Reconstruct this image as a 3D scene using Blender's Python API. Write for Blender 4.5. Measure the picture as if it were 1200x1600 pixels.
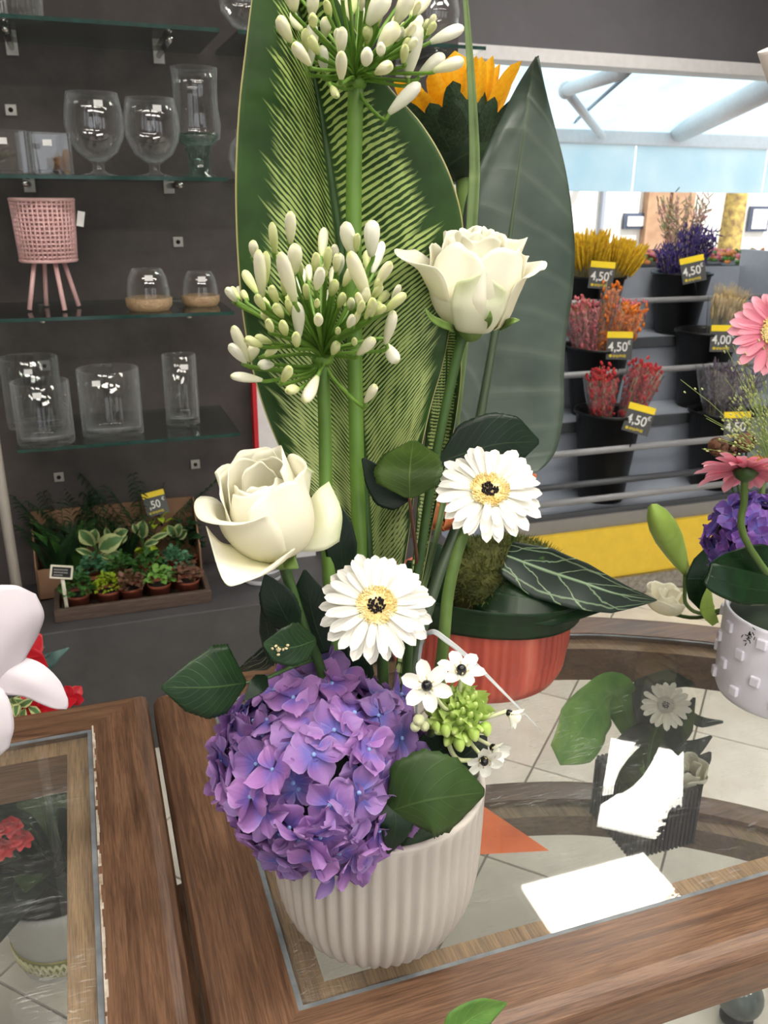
import bpy, math, random
import numpy as np
from mathutils import Matrix, Vector
for o in list(bpy.data.objects): bpy.data.objects.remove(o)
scn = bpy.context.scene
COL = scn.collection
rnd = random.Random(7)

# ---------------------------------------------------------------- camera
FPX, EYE = 1345.0, 1.45
_Y = np.array([104-600, 303-800, FPX]); _Y /= np.linalg.norm(_Y)
_Z = np.cross(_Y, np.array([1, 0.009, 0])); _Z /= np.linalg.norm(_Z)
if _Z[1] > 0: _Z = -_Z
_X = np.cross(_Y, _Z)
RW = np.stack([_X, _Y, _Z])              # world axes written in camera axes
CR, CD, CF = RW[:, 0], RW[:, 1], RW[:, 2]
CU = -CD
CAMPOS = np.array([0, 0, EYE])
cam = bpy.data.cameras.new('camera'); camo = bpy.data.objects.new('camera', cam)
COL.objects.link(camo)
camo.matrix_world = Matrix([[CR[i], CU[i], -CF[i], CAMPOS[i]] for i in range(3)] + [[0, 0, 0, 1]])
cam.sensor_fit = 'VERTICAL'; cam.sensor_height = 36.0; cam.sensor_width = 27.0
cam.lens = 36.0*FPX/1600
cam.clip_start = 0.02
cam.dof.use_dof = True; cam.dof.focus_distance = 0.74; cam.dof.aperture_fstop = cam.lens/1.8
scn.camera = camo

# ---------------------------------------------------------------- sky, sun, exposure
scn.view_settings.view_transform = 'Standard'; scn.view_settings.look = 'None'
scn.view_settings.gamma = 1.0; scn.view_settings.use_curve_mapping = False
scn.view_settings.exposure = 0.16
world = bpy.data.worlds.new('World'); scn.world = world; world.use_nodes = True
bg = world.node_tree.nodes['Background']
bg.inputs[0].default_value = (0.92, 0.95, 1.0, 1); bg.inputs[1].default_value = 1.3
sl = bpy.data.lights.new('sun', 'SUN'); sl.energy = 7.0; sl.angle = math.radians(0.6); sl.color = (1.0, .96, .9)
so = bpy.data.objects.new('sun', sl); COL.objects.link(so)
so.rotation_euler = Vector((-0.25, 0.55, -0.8)).to_track_quat('-Z', 'Y').to_euler()
PANEL_POWER = 23.0

# ---------------------------------------------------------------- helpers
def P(px, py, Y):
    d = RW @ np.array([(px-600)/FPX, (py-800)/FPX, 1.0]); return CAMPOS + d*(Y/d[1])
def PZ(px, py, z):
    d = RW @ np.array([(px-600)/FPX, (py-800)/FPX, 1.0]); return CAMPOS + d*((z-EYE)/d[2])
def PX(px, py, x):
    d = RW @ np.array([(px-600)/FPX, (py-800)/FPX, 1.0]); return CAMPOS + d*(x/d[0])
def ppm(p):                                # pixels per metre at a point
    return FPX/float(np.dot(np.array(p)-CAMPOS, CF))
def nz(v):
    v = np.array(v, float); n = np.linalg.norm(v); return v/n if n > 1e-9 else v
def cr(pts, t):
    pts = np.asarray(pts, float); n = len(pts)-1
    if n == 0: return pts[0]
    x = min(max(t, 0), 1)*n; i = min(int(x), n-1); f = x-i
    p1, p2 = pts[i], pts[i+1]
    p0 = pts[i-1] if i > 0 else 2*p1-p2
    p3 = pts[i+2] if i+2 <= n else 2*p2-p1
    return .5*((2*p1)+(p2-p0)*f+(2*p0-5*p1+4*p2-p3)*f*f+(3*p1-p0-3*p2+p3)*f**3)
def lin(a, t):
    n = len(a)-1; x = min(max(t, 0), 1)*n; i = min(int(x), n-1); return a[i]+(a[i+1]-a[i])*(x-i)
def s2l(c):
    return tuple(((v/255/12.92) if v/255 <= .04045 else ((v/255+.055)/1.055)**2.4) for v in c)

W = {}
def wmat(o): return W.get(o.name, Matrix.Identity(4))
def tag(o, label=None, cat=None, group=None, kind=None):
    if label: o['label'] = label
    if cat: o['category'] = cat
    if group: o['group'] = group
    if kind: o['kind'] = kind
    return o
def thing(name, label, cat, loc, group=None):
    o = bpy.data.objects.new(name, None); COL.objects.link(o)
    o.empty_display_size = .02
    o.location = [float(v) for v in loc]; W[o.name] = Matrix.Translation(Vector([float(v) for v in loc]))
    return tag(o, label, cat, group)
def inst(mesh, name, parent, M):
    o = bpy.data.objects.new(name, mesh); COL.objects.link(o)
    W[o.name] = M.copy()
    if parent: o.parent = parent; o.matrix_basis = wmat(parent).inverted() @ M
    else: o.matrix_basis = M
    return o
def frame(z, x=None):                       # rotation with local z along z
    z = nz(z)
    r = np.array(x if x is not None else ((0, 0, 1) if abs(z[2]) < .9 else (1, 0, 0)), float)
    xx = nz(r - z*np.dot(r, z)); yy = np.cross(z, xx)
    return Matrix([[xx[i], yy[i], z[i]] for i in range(3)])
def TR(loc, rot=None, s=1.0):
    M = (rot.to_4x4() if rot is not None else Matrix.Identity(4))
    S = Matrix.Diagonal((s, s, s, 1)) if not hasattr(s, '__len__') else Matrix.Diagonal((*s, 1))
    return Matrix.Translation(Vector([float(v) for v in loc])) @ M @ S

class MB:
    def __init__(s): s.v = []; s.f = []; s.uv = []; s.mi = []; s.cur = 0
    def add(s, verts, faces, uvs=None):
        b = len(s.v); s.v += [tuple(float(c) for c in p) for p in verts]
        s.uv += (uvs if uvs is not None else [(0, 0)]*len(verts))
        s.f += [tuple(b+i for i in f) for f in faces]; s.mi += [s.cur]*len(faces); return s
    def grid(s, nu, nv, fn, wrap=False):
        V = []; U = []; cols = nu if wrap else nu+1
        for j in range(nv+1):
            for i in range(cols):
                V.append(fn(i/nu, j/nv)); U.append((i/nu, j/nv))
        F = []
        for j in range(nv):
            for i in range(nu):
                a = j*cols+i; b = j*cols+(i+1) % cols
                F.append((a, b, b+cols, a+cols))
        return s.add(V, F, U)
    def tube(s, pts, rad, n=8, seg=None, caps=True):
        pts = np.asarray(pts, float)
        k = seg or (len(pts)-1)
        if not hasattr(rad, '__len__'): rad = [rad, rad]
        C = [cr(pts, j/k) for j in range(k+1)]
        V = []; U = []
        t0 = nz(C[1]-C[0]); ref = np.array((0, 0, 1.)) if abs(t0[2]) < .8 else np.array((1., 0, 0))
        a = nz(np.cross(t0, ref))
        for j in range(k+1):
            t = nz(C[min(j+1, k)]-C[max(j-1, 0)])
            a = nz(a-t*np.dot(a, t)); b = np.cross(t, a); r = lin(rad, j/k)
            for i in range(n):
                q = 2*math.pi*i/n
                V.append(C[j]+r*(math.cos(q)*a+math.sin(q)*b)); U.append((i/n, j/k))
        F = [(j*n+i, j*n+(i+1) % n, (j+1)*n+(i+1) % n, (j+1)*n+i) for j in range(k) for i in range(n)]
        if caps: F += [tuple(range(n-1, -1, -1)), tuple(k*n+i for i in range(n))]
        return s.add(V, F, U)
    def lathe(s, prof, n=32, c=(0, 0, 0), axis=None, rib=None, closed=False):
        # prof: (r, z) list; rib(theta, r, z) -> r
        R = frame(axis) if axis is not None else None
        V = []; U = []; m = len(prof)
        for j, (r, z) in enumerate(prof):
            for i in range(n):
                q = 2*math.pi*i/n; rr = rib(q, r, z) if rib else r
                p = Vector((rr*math.cos(q), rr*math.sin(q), z))
                if R is not None: p = R @ p
                V.append((p[0]+c[0], p[1]+c[1], p[2]+c[2])); U.append((i/n, j/(m-1)))
        F = [(j*n+i, j*n+(i+1) % n, (j+1)*n+(i+1) % n, (j+1)*n+i) for j in range(m-1) for i in range(n)]
        if not closed:
            F += [tuple(range(n-1, -1, -1)), tuple((m-1)*n+i for i in range(n))]
        return s.add(V, F, U)
    def box(s, c, size, rot=None):
        x, y, z = [v/2 for v in size]
        V = [Vector(p) for p in ((-x, -y, -z), (x, -y, -z), (x, y, -z), (-x, y, -z), (-x, -y, z), (x, -y, z), (x, y, z), (-x, y, z))]
        if rot is not None: V = [rot @ p for p in V]
        V = [(p[0]+c[0], p[1]+c[1], p[2]+c[2]) for p in V]
        return s.add(V, [(3, 2, 1, 0), (4, 5, 6, 7), (0, 1, 5, 4), (1, 2, 6, 5), (2, 3, 7, 6), (3, 0, 4, 7)])
    def bb(s, a, b):
        return s.box([(p+q)/2 for p, q in zip(a, b)], [abs(q-p) for p, q in zip(a, b)])
    def prism(s, poly, z0, z1):             # poly in xy
        n = len(poly)
        V = [(p[0], p[1], z0) for p in poly]+[(p[0], p[1], z1) for p in poly]
        F = [tuple(range(n-1, -1, -1)), tuple(range(n, 2*n))]+[(i, (i+1) % n, n+(i+1) % n, n+i) for i in range(n)]
        return s.add(V, F)
    def slab(s, a, b, c, d, t):             # quad a b c d with thickness t along its normal
        a, b, c, d = [np.array(q, float) for q in (a, b, c, d)]
        n = nz(np.cross(b-a, d-a))*t/2
        V = [a-n, b-n, c-n, d-n, a+n, b+n, c+n, d+n]
        return s.add(V, [(3, 2, 1, 0), (4, 5, 6, 7), (0, 1, 5, 4), (1, 2, 6, 5), (2, 3, 7, 6), (3, 0, 4, 7)])
    def ell(s, c, rx, R=None, n=10, m=7, taper=0):
        # ellipsoid radii rx (3), rotation R, pointed by taper
        V = []; U = []
        for j in range(m+1):
            f = math.pi*j/m; z = -math.cos(f); r = math.sin(f)*(1-taper*z)
            for i in range(n):
                q = 2*math.pi*i/n; p = Vector((r*math.cos(q)*rx[0], r*math.sin(q)*rx[1], z*rx[2]))
                if R is not None: p = R @ p
                V.append((p[0]+c[0], p[1]+c[1], p[2]+c[2])); U.append((i/n, j/m))
        F = [(j*n+i, j*n+(i+1) % n, (j+1)*n+(i+1) % n, (j+1)*n+i) for j in range(m) for i in range(n)]
        return s.add(V, F, U)
    def patch(s, ctrl, nu=10, nv=12):       # ctrl[v][u] 3-D control points, Catmull-Rom both ways
        ctrl = np.asarray(ctrl, float)
        def fn(u, v):
            return cr(np.array([cr(row, u) for row in ctrl]), v)
        return s.grid(nu, nv, fn)
    def leaf(s, mid, wl, wr=None, roll=0.0, cup=0.0, fold=0.0, nu=8, nv=20, ser=0, nser=0, wave=0, nwave=3, side=None):
        mid = np.asarray(mid, float); wr = wr or wl
        def fn(a, v):
            u = a*2-1; m = cr(mid, v); t = nz(cr(mid, min(v+.02, 1))-cr(mid, max(v-.02, 0)))
            sd = nz(np.cross(CF, t)) if side is None else nz(np.array(side)-t*np.dot(side, t))
            nm = np.cross(sd, t)
            rl = lin(roll, v) if hasattr(roll, '__len__') else roll
            c_, s_ = math.cos(rl), math.sin(rl)
            sd, nm = sd*c_+nm*s_, nm*c_-sd*s_
            w = lin(wl, v) if u < 0 else lin(wr, v)
            e = 1
            if ser and abs(u) > .8: e = 1+ser*((v*nser) % 1.0-.5)
            return m + sd*u*w*e + nm*(cup*w*u*u + fold*w*abs(u) + wave*w*abs(u)*math.sin(nwave*6.28*v+(1 if u > 0 else 2.5)))
        return s.grid(nu, nv, fn)
    def mesh(s, name, mats, smooth=True, off=None):
        me = bpy.data.meshes.new(name)
        V = s.v if off is None else [tuple(off @ Vector(p)) for p in s.v]
        me.from_pydata(V, [], s.f)
        if not isinstance(mats, (list, tuple)): mats = [mats]
        for m in mats: me.materials.append(m)
        uvl = me.uv_layers.new(name='UVMap')
        idx = np.zeros(len(me.loops), dtype=np.int32); me.loops.foreach_get('vertex_index', idx)
        uvl.data.foreach_set('uv', np.array(s.uv, dtype=np.float32)[idx].ravel())
        me.polygons.foreach_set('use_smooth', [smooth]*len(me.polygons))
        if len(mats) > 1: me.polygons.foreach_set('material_index', s.mi)
        me.update(); return me
    def build(s, name, mats, parent=None, smooth=True, thick=0, bevel=0, loc=None):
        # world-space verts; origin at the parent, or at loc for a top-level object
        M = wmat(parent) if parent else Matrix.Translation(Vector([float(v) for v in (loc if loc is not None else (0, 0, 0))]))
        me = s.mesh(name, mats, smooth, M.inverted())
        o = bpy.data.objects.new(name, me); COL.objects.link(o); W[o.name] = M.copy()
        if parent: o.parent = parent
        else: o.matrix_basis = M
        if bevel:
            b = o.modifiers.new('bevel', 'BEVEL'); b.width = bevel; b.segments = 2; b.limit_method = 'ANGLE'; b.angle_limit = .6
        if thick:
            b = o.modifiers.new('thickness', 'SOLIDIFY'); b.thickness = thick; b.offset = 0
        return o

# ---------------------------------------------------------------- materials
class NT:
    def __init__(s, name):
        s.m = bpy.data.materials.new(name); s.m.use_nodes = True; s.t = s.m.node_tree; s.n = s.t.nodes
        s.b = s.n['Principled BSDF']; s.out = s.n['Material Output']
    def new(s, kind, **kw):
        n = s.n.new(kind)
        for k, v in kw.items(): setattr(n, k, v)
        return n
    def link(s, a, b): s.t.links.new(a, b)
    def setv(s, sock, v):
        if hasattr(v, 'is_linked') or isinstance(v, bpy.types.NodeSocket): s.link(v, sock)
        else: sock.default_value = v
    def math(s, op, a, b=None, c=None, clamp=False):
        n = s.new('ShaderNodeMath', operation=op, use_clamp=clamp)
        for k, v in enumerate((a, b, c)):
            if v is not None: s.setv(n.inputs[k], v)
        return n.outputs[0]
    def mix(s, f, a, b, mode='MIX'):
        n = s.new('ShaderNodeMix', data_type='RGBA', blend_type=mode)
        s.setv(n.inputs[0], f)
        for k, v in ((6, a), (7, b)):
            s.setv(n.inputs[k], (*v, 1) if isinstance(v, tuple) and len(v) == 3 else v)
        return n.outputs[2]
    def noise(s, scale, vec=None, detail=3, rough=.55, dist=0):
        n = s.new('ShaderNodeTexNoise'); n.inputs['Scale'].default_value = scale
        n.inputs['Detail'].default_value = detail; n.inputs['Roughness'].default_value = rough
        n.inputs['Distortion'].default_value = dist
        if vec is not None: s.link(vec, n.inputs['Vector'])
        return n.outputs[0]
    def obj(s, scale=None, rot=None):
        tc = s.new('ShaderNodeTexCoord'); o = tc.outputs['Object']
        if scale or rot:
            m = s.new('ShaderNodeMapping')
            if scale: m.inputs['Scale'].default_value = scale
            if rot: m.inputs['Rotation'].default_value = rot
            s.link(o, m.inputs[0]); o = m.outputs[0]
        return o
    def uv(s):
        u = s.new('ShaderNodeUVMap'); x = s.new('ShaderNodeSeparateXYZ'); s.link(u.outputs[0], x.inputs[0])
        return x.outputs[0], x.outputs[1]
    def ramp(s, f, stops):
        n = s.new('ShaderNodeValToRGB'); s.link(f, n.inputs[0]); e = n.color_ramp.elements
        while len(e) < len(stops): e.new(.5)
        for k, (p, c) in enumerate(stops):
            e[k].position = p; e[k].color = (*c, 1) if len(c) == 3 else c
        return n.outputs[0]
    def bump(s, h, strength=.3, dist=.002):
        n = s.new('ShaderNodeBump'); n.inputs['Strength'].default_value = strength
        n.inputs['Distance'].default_value = dist; s.link(h, n.inputs['Height']); s.link(n.outputs[0], s.b.inputs['Normal'])
    def rand(s):
        return s.new('ShaderNodeObjectInfo').outputs['Random']
    def translucent(s, color, f):
        t = s.new('ShaderNodeBsdfTranslucent'); s.setv(t.inputs[0], (*color, 1) if isinstance(color, tuple) else color)
        m = s.new('ShaderNodeMixShader'); s.setv(m.inputs[0], f)
        s.link(s.b.outputs[0], m.inputs[1]); s.link(t.outputs[0], m.inputs[2]); s.link(m.outputs[0], s.out.inputs[0])

def mk(name, col, rough=.5, col2=None, nscale=30, var=0.0, bump=0, bscale=80, trans=0, metal=0, spec=.5, coat=0):
    """plain procedural material: colour col (sRGB), mottled with col2 by noise, per-object variation var"""
    t = NT(name); c = s2l(col); o = t.obj()
    nse = t.noise(nscale, o)
    c2 = s2l(col2) if col2 else tuple(v*.93 for v in c)
    colr = t.ramp(nse, [(.33, c2), (.67, c)])
    if var:
        h = t.new('ShaderNodeHueSaturation'); r = t.rand()
        t.link(colr, h.inputs['Color'])
        t.link(t.math('MULTIPLY_ADD', r, var*2, 1-var), h.inputs['Value'])
        t.link(t.math('MULTIPLY_ADD', r, var*.12, .5-var*.06), h.inputs['Hue'])
        colr = h.outputs[0]
    t.link(colr, t.b.inputs['Base Color'])
    t.b.inputs['Roughness'].default_value = rough; t.b.inputs['Metallic'].default_value = metal
    t.b.inputs['Specular IOR Level'].default_value = spec
    t.b.inputs['Coat Weight'].default_value = coat
    if bump: t.bump(t.noise(bscale, o, 4), bump)
    if trans: t.translucent(colr, trans)
    return t.m

def leafmat(name, col, vein, nv=9, k=.35, vw=.10, rough=.4, vstr=.5, col2=None, trans=.12, spec=.32):
    """leaf: blade colour, midrib and ascending side veins from the leaf's own uv"""
    t = NT(name); u, v = t.uv(); c = s2l(col); c2 = s2l(col2) if col2 else tuple(x*.7 for x in c)
    au = t.math('ABSOLUTE', t.math('MULTIPLY_ADD', u, 2, -1))
    n = t.noise(25, t.obj())
    base = t.ramp(n, [(.35, c2), (.65, c)])
    s = t.math('SUBTRACT', t.math('MULTIPLY', v, nv), t.math('MULTIPLY', au, k*nv))
    d = t.math('ABSOLUTE', t.math('SUBTRACT', t.math('FRACT', t.math('ADD', s, 10)), .5))
    sv = t.math('SUBTRACT', 1, t.math('DIVIDE', d, vw), clamp=True)
    mv = t.math('SUBTRACT', 1, t.math('DIVIDE', au, .04), clamp=True)
    m = t.math('MULTIPLY', t.math('MAXIMUM', t.math('MULTIPLY', sv, .55), mv), vstr)
    colr = t.mix(m, base, s2l(vein))
    t.link(colr, t.b.inputs['Base Color']); t.b.inputs['Roughness'].default_value = rough
    t.b.inputs['Specular IOR Level'].default_value = spec
    t.bump(t.math('MAXIMUM', sv, mv), .25, .001)
    t.translucent(colr, trans)
    return t.m

def glassmat(name, tint=(.97, .99, .985), haze=.0, boost=1.0, scratch=False, rough=.01, facing=.25, edge=(.6, .68, .66), rim=0.0):
    """thin clear glass: transmits, reflects by Fresnel, darker towards its rims, optional painted rim glint, dust and scratches"""
    t = NT(name)
    tr = t.new('ShaderNodeBsdfTransparent'); gl = t.new('ShaderNodeBsdfGlossy'); gl.inputs['Roughness'].default_value = rough
    lw = t.new('ShaderNodeLayerWeight'); lw.inputs[0].default_value = facing
    t.link(t.mix(t.math('POWER', lw.outputs['Facing'], 3.0), tint, edge), tr.inputs[0])
    lf_ = t.new('ShaderNodeLayerWeight'); lf_.inputs[0].default_value = .5       # Schlick, same from both sides of the pane
    frs = t.math('MULTIPLY_ADD', t.math('POWER', lf_.outputs['Facing'], 5.0), .96, .04)
    mx = t.new('ShaderNodeMixShader'); t.link(t.math('MULTIPLY', frs, boost, clamp=True), mx.inputs[0])
    t.link(tr.outputs[0], mx.inputs[1]); t.link(gl.outputs[0], mx.inputs[2]); res = mx.outputs[0]
    if rim:  # white diffuse at grazing angles, standing in for glints on the rims
        dr = t.new('ShaderNodeBsdfDiffuse'); dr.inputs[0].default_value = (.9, .93, .95, 1)
        m3 = t.new('ShaderNodeMixShader'); t.link(t.math('MULTIPLY', t.math('POWER', lf_.outputs['Facing'], 2.5), rim), m3.inputs[0])
        t.link(res, m3.inputs[1]); t.link(dr.outputs[0], m3.inputs[2]); res = m3.outputs[0]
    if haze or scratch:
        df = t.new('ShaderNodeBsdfDiffuse'); df.inputs[0].default_value = (.85, .88, .86, 1)
        f = None
        if scratch:
            for a, sc in ((.35, (1.6, 34, 1)), (1.25, (2, 40, 1)), (2.2, (1.6, 30, 1)), (2.9, (2.4, 44, 1)), (.9, (2, 38, 1))):
                nn = t.noise(4.5, t.obj(sc, (0, 0, a)), 2, .5, .6)
                l = t.math('SUBTRACT', 1, t.math('DIVIDE', t.math('ABSOLUTE', t.math('SUBTRACT', nn, .5)), .010), clamp=True)
                l = t.math('MULTIPLY', l, t.math('GREATER_THAN', t.noise(9, t.obj((1.6, 2.0, 1), (0, 0, a))), .58))
                f = l if f is None else t.math('MAXIMUM', f, l)
            cloud = t.ramp(t.noise(5, t.obj(), 4), [(.35, (0, 0, 0)), (.75, (1, 1, 1))])
            f = t.math('MULTIPLY', f, t.math('MULTIPLY_ADD', cloud, .26, .06))
            f = t.math('ADD', f, t.math('MULTIPLY_ADD', cloud, haze*.6, haze*.6))
        m2 = t.new('ShaderNodeMixShader'); t.setv(m2.inputs[0], f if f is not None else haze)
        t.link(res, m2.inputs[1]); t.link(df.outputs[0], m2.inputs[2]); res = m2.outputs[0]
    t.link(res, t.out.inputs[0])
    return t.m

def emitmat(name, col, strength):
    t = NT(name); e = t.new('ShaderNodeEmission'); e.inputs[0].default_value = (*col, 1); e.inputs[1].default_value = strength
    t.link(e.outputs[0], t.out.inputs[0]); return t.m

def woodmat(name, dark, light, axis, scale=1.0, rough=.38):
    t = NT(name)
    sc = [15*scale, 15*scale, 15*scale]; sc[axis] = .9*scale
    o = t.obj(tuple(sc)); n1 = t.noise(6, o, 6, .62, 1.2)
    sc2 = [110*scale]*3; sc2[axis] = 4*scale
    n2 = t.noise(7, t.obj(tuple(sc2)), 3, .6)
    base = t.ramp(n1, [(.3, s2l(dark)), (.5, tuple((a+b)/2 for a, b in zip(s2l(dark), s2l(light)))), (.72, s2l(light))])
    fine = t.ramp(n2, [(.38, (.52, .47, .45)), (.55, (1, 1, 1))])
    colr = t.mix(.75, base, fine, 'MULTIPLY')
    t.link(colr, t.b.inputs['Base Color'])
    t.link(t.math('MULTIPLY_ADD', n1, .3, rough-.12), t.b.inputs['Roughness'])
    t.bump(n2, .12, .001)
    return t.m
# ================================================================ THE SETTING
WALLY, SHY, LEDGE, TOP = 2.45, 2.12, 0.40, 0.82
FACY, CEIL = 3.70, 2.70
def concrete(name, a, b, rough=.75):
    t = NT(name); o = t.obj()
    n = t.noise(2.2, o, 6, .6, .4); n2 = t.noise(14, o, 5, .7)
    c = t.ramp(t.math('MULTIPLY_ADD', n2, .35, t.math('MULTIPLY', n, .65)), [(.34, s2l(a)), (.66, s2l(b))])
    t.link(c, t.b.inputs['Base Color']); t.b.inputs['Roughness'].default_value = rough
    t.bump(n2, .08, .002); return t.m
m_wall = concrete('dark_concrete', (58, 53, 52), (88, 81, 79))
m_ledge = concrete('ledge_concrete', (60, 59, 61), (84, 83, 85), .5)
m_lintel = concrete('grey_panel', (88, 86, 90), (98, 96, 100), .6)
m_ceil = mk('ceiling_paint', (150, 148, 144), .8)
m_white = mk('white_painted_metal', (226, 224, 224), .45)
m_grout = mk('grout', (120, 112, 104), .9)
m_black = mk('black_plastic', (15, 15, 16), .42, (10, 10, 11), spec=.3)
m_steel = mk('brushed_steel', (178, 176, 174), .32, (140, 138, 136), 60, metal=.9)
m_grey = mk('grey_powder_coat', (150, 157, 168), .4)
m_rail = mk('grey_rail_paint', (136, 137, 140), .4)
m_greydk = mk('dark_grey_powder_coat', (72, 75, 80), .45)
tt = NT('floor_tile')
_n = tt.noise(9, tt.obj(), 5); _c = tt.ramp(_n, [(.3, s2l((206, 199, 186))), (.7, s2l((226, 221, 210)))])
_h = tt.new('ShaderNodeHueSaturation'); tt.link(_c, _h.inputs['Color'])
tt.link(tt.math('MULTIPLY_ADD', tt.rand(), .10, .94), _h.inputs['Value']); tt.link(_h.outputs[0], tt.b.inputs['Base Color'])
tt.b.inputs['Roughness'].default_value = .28
m_tile = tt.m

floor = tag(MB().bb((-2.2, -2.6, -.05), (4.6, FACY+.1, -.006)).build('floor', m_grout, smooth=False), kind='structure')
TS = .375
tile_me = MB().box((0, 0, -.004), (TS-.006, TS-.006, .008)).mesh('tile', m_tile, False)
R45 = Matrix.Rotation(math.radians(45), 3, 'Z')
cnt = 0
for i in range(-9, 14):
    for j in range(-7, 18):
        # lattice read from the joints seen through the glass
        a = -.48+TS*(i+.5); b = 1.565+TS*(j+.5)
        x, y = (b+a)*.7071, (b-a)*.7071
        if -1.05 < x < 3.1 and -.35 < y < 3.45:
            inst(tile_me, 'tile', floor, TR((x, y, 0), R45)); cnt += 1
wall_back = tag(MB().bb((-1.7, WALLY, 0), (1.06, WALLY+.10, CEIL)).build('wall_back', m_wall, smooth=False), kind='structure')
tag(MB().bb((-1.7, SHY, 0), (1.06, WALLY, LEDGE)).build('trim_1', m_ledge, smooth=False, bevel=.004), kind='structure')
tag(MB().bb((-3, -2.6, CEIL), (5, FACY+.1, CEIL+.1)).build('ceiling', m_ceil, smooth=False), kind='structure')
# the rest of the shop: side walls and a rear front with tall windows behind the photographer
m_side = concrete('warm_grey_wall', (120, 114, 108), (142, 136, 130))
tag(MB().bb((-2.3, -2.6, 0), (-2.2, WALLY+.1, CEIL)).build('wall_left', m_side, smooth=False), kind='structure')
tag(MB().bb((4.6, -2.6, 0), (4.7, FACY, CEIL)).build('wall_right', m_side, smooth=False), kind='structure')
mb = MB(); xw = -2.3
for a_, b_ in ((-1.9, -.7), (-.3, .9), (1.3, 2.5), (2.9, 4.1)):
    mb.bb((xw, -2.7, 0), (a_, -2.6, CEIL)); mb.bb((a_, -2.7, 0), (b_, -2.6, .25)); mb.bb((a_, -2.7, 2.35), (b_, -2.6, CEIL)); xw = b_
mb.bb((xw, -2.7, 0), (4.7, -2.6, CEIL))
tag(mb.build('wall_rear', m_side, smooth=False), kind='structure')
zh = P(960, 105, FACY)[2]
tag(MB().bb((1.0, FACY, zh+.05), (5.0, FACY+.12, CEIL)).build('wall_front', m_lintel, smooth=False), kind='structure')
tag(MB().bb((1.0, FACY-.03, zh-.005), (5.0, FACY+.10, zh+.05)).build('trim_2', m_white, smooth=False, bevel=.004), kind='structure')
xp = P(716, 150, FACY)[0]
tag(MB().bb((xp-.03, FACY-.02, 0), (xp+.03, FACY+.08, zh)).build('trim_3', m_white, smooth=False, bevel=.004), kind='structure')
# left upright post of the shelving
a = P(6, 660, 2.16); xpole = P(30, 900, 2.16)[0]
pl = thing('upright_post', 'slim brushed steel post at the left end of the glass shelves', 'post', (xpole-.01, 2.16, LEDGE))
MB().tube([(xpole-.01, 2.16, LEDGE+.004), (xpole-.01, 2.16, 1.0), (xpole-.01, 2.16, CEIL)], .013, 16).build('tube', mk('satin_post', (186, 180, 172), .35), pl)
MB().lathe([(.022, 0), (.022, .004), (.012, .006)], 20, (xpole-.01, 2.16, LEDGE)).build('foot_plate', m_steel, pl)

# ---- ceiling lights: the two at the right are what the table glass mirrors, the rest are added fill
m_diff = emitmat('lamp_diffuser', (1.0, .945, .86), PANEL_POWER)
def ceiling_light(label, c, sx, sy, ang):
    R = Matrix.Rotation(ang, 3, 'Z'); t = thing('ceiling_light', label, 'lamp', (c[0], c[1], CEIL))
    t['group'] = 'ceiling panel lights'
    MB().box((c[0], c[1], CEIL-.012), (sx, sy, .004), R).build('diffuser', m_diff, t, False)
    f = MB()
    for s in (-1, 1):
        for (dx, dy, w, h) in ((0, s*(sy/2+.01), sx+.04, .02), (s*(sx/2+.01), 0, .02, sy)):
            o = R @ Vector((dx, dy, 0)); f.box((c[0]+o[0], c[1]+o[1], CEIL-.010), (w, h, .02), R)
    f.build('frame', m_white, t, False)
ceiling_light('square-set ceiling panel light mirrored as the lower bright patch in the table glass', (1.66, 2.14), .56, .34, 0)
ceiling_light('turned ceiling panel light mirrored as the upper bright patch in the table glass', (2.19, 2.67), .66, .34, math.radians(52))
for k, (x, y) in enumerate(((-.7, .35), (.75, -.05), (-.7, -1.2), (.75, -1.4), (2.2, .3), (2.2, -1.2))):  # unseen panels added for general room light
    ceiling_light('unseen fill panel added over the %s' % ('left table', 'right table', 'aisle behind the left table', 'aisle behind the right table', 'right side of the shop', 'rear right of the shop')[k], (x, y), 1.15, .28, 0)

# ================================================================ OUTSIDE
m_pave = mk('pavement', (168, 164, 158), .85, (140, 136, 130), 6)
tag(MB().bb((-6, FACY+.1, -.12), (16, 20, -.02)).build('ground', m_pave, smooth=False), kind='structure')
m_plaster = mk('white_plaster', (238, 236, 230), .8, (225, 222, 214), 3)
m_brown = mk('brown_render', (176, 142, 112), .8, (150, 118, 92), 5)
m_glassdk = mk('dark_window', (74, 84, 104), .15, (60, 68, 84), 3)
def q(px, py, Y): return P(px, py, Y)
bd = thing('street_building', 'sunlit white shop building across the street seen under the awning', 'building', (7, 13, -.02))
MB().bb((-2, 13, -.02), (18, 13.4, 5)).build('wall', m_plaster, bd, False)
for (x0, x1, mm, nm) in ((1012, 1036, m_brown, 'pillar'), (1050, 1076, m_brown, 'pillar')):
    a = q(x0, 300, 12.9); b = q(x1, 375, 12.9); MB().bb((a[0], 12.85, -.02), (b[0], 13, 4)).build(nm, mm, bd, False)
for (x0, y0, x1, y1) in ((975, 333, 1010, 358), (1172, 322, 1196, 362)):
    a = q(x0, y0, 12.97); b = q(x1, y1, 12.97)
    w = MB().bb((a[0], 12.93, b[2]), (b[0], 13, a[2])).build('window', m_glassdk, bd, False)
    MB().bb((a[0]+.05, 12.91, b[2]+.05), (b[0]-.05, 12.93, a[2]-.05)).build('pane', m_white, w, False)
a = q(946, 300, 12.9); MB().bb((a[0]-.03, 12.9, -.02), (a[0]+.03, 12.99, 4)).build('drain_pipe', m_grey, bd, False)
m_bark = mk('plane_tree_bark', (196, 172, 96), .9, (128, 104, 70), 14, bump=.3)
a = q(1143, 340, 9.5)
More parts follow.
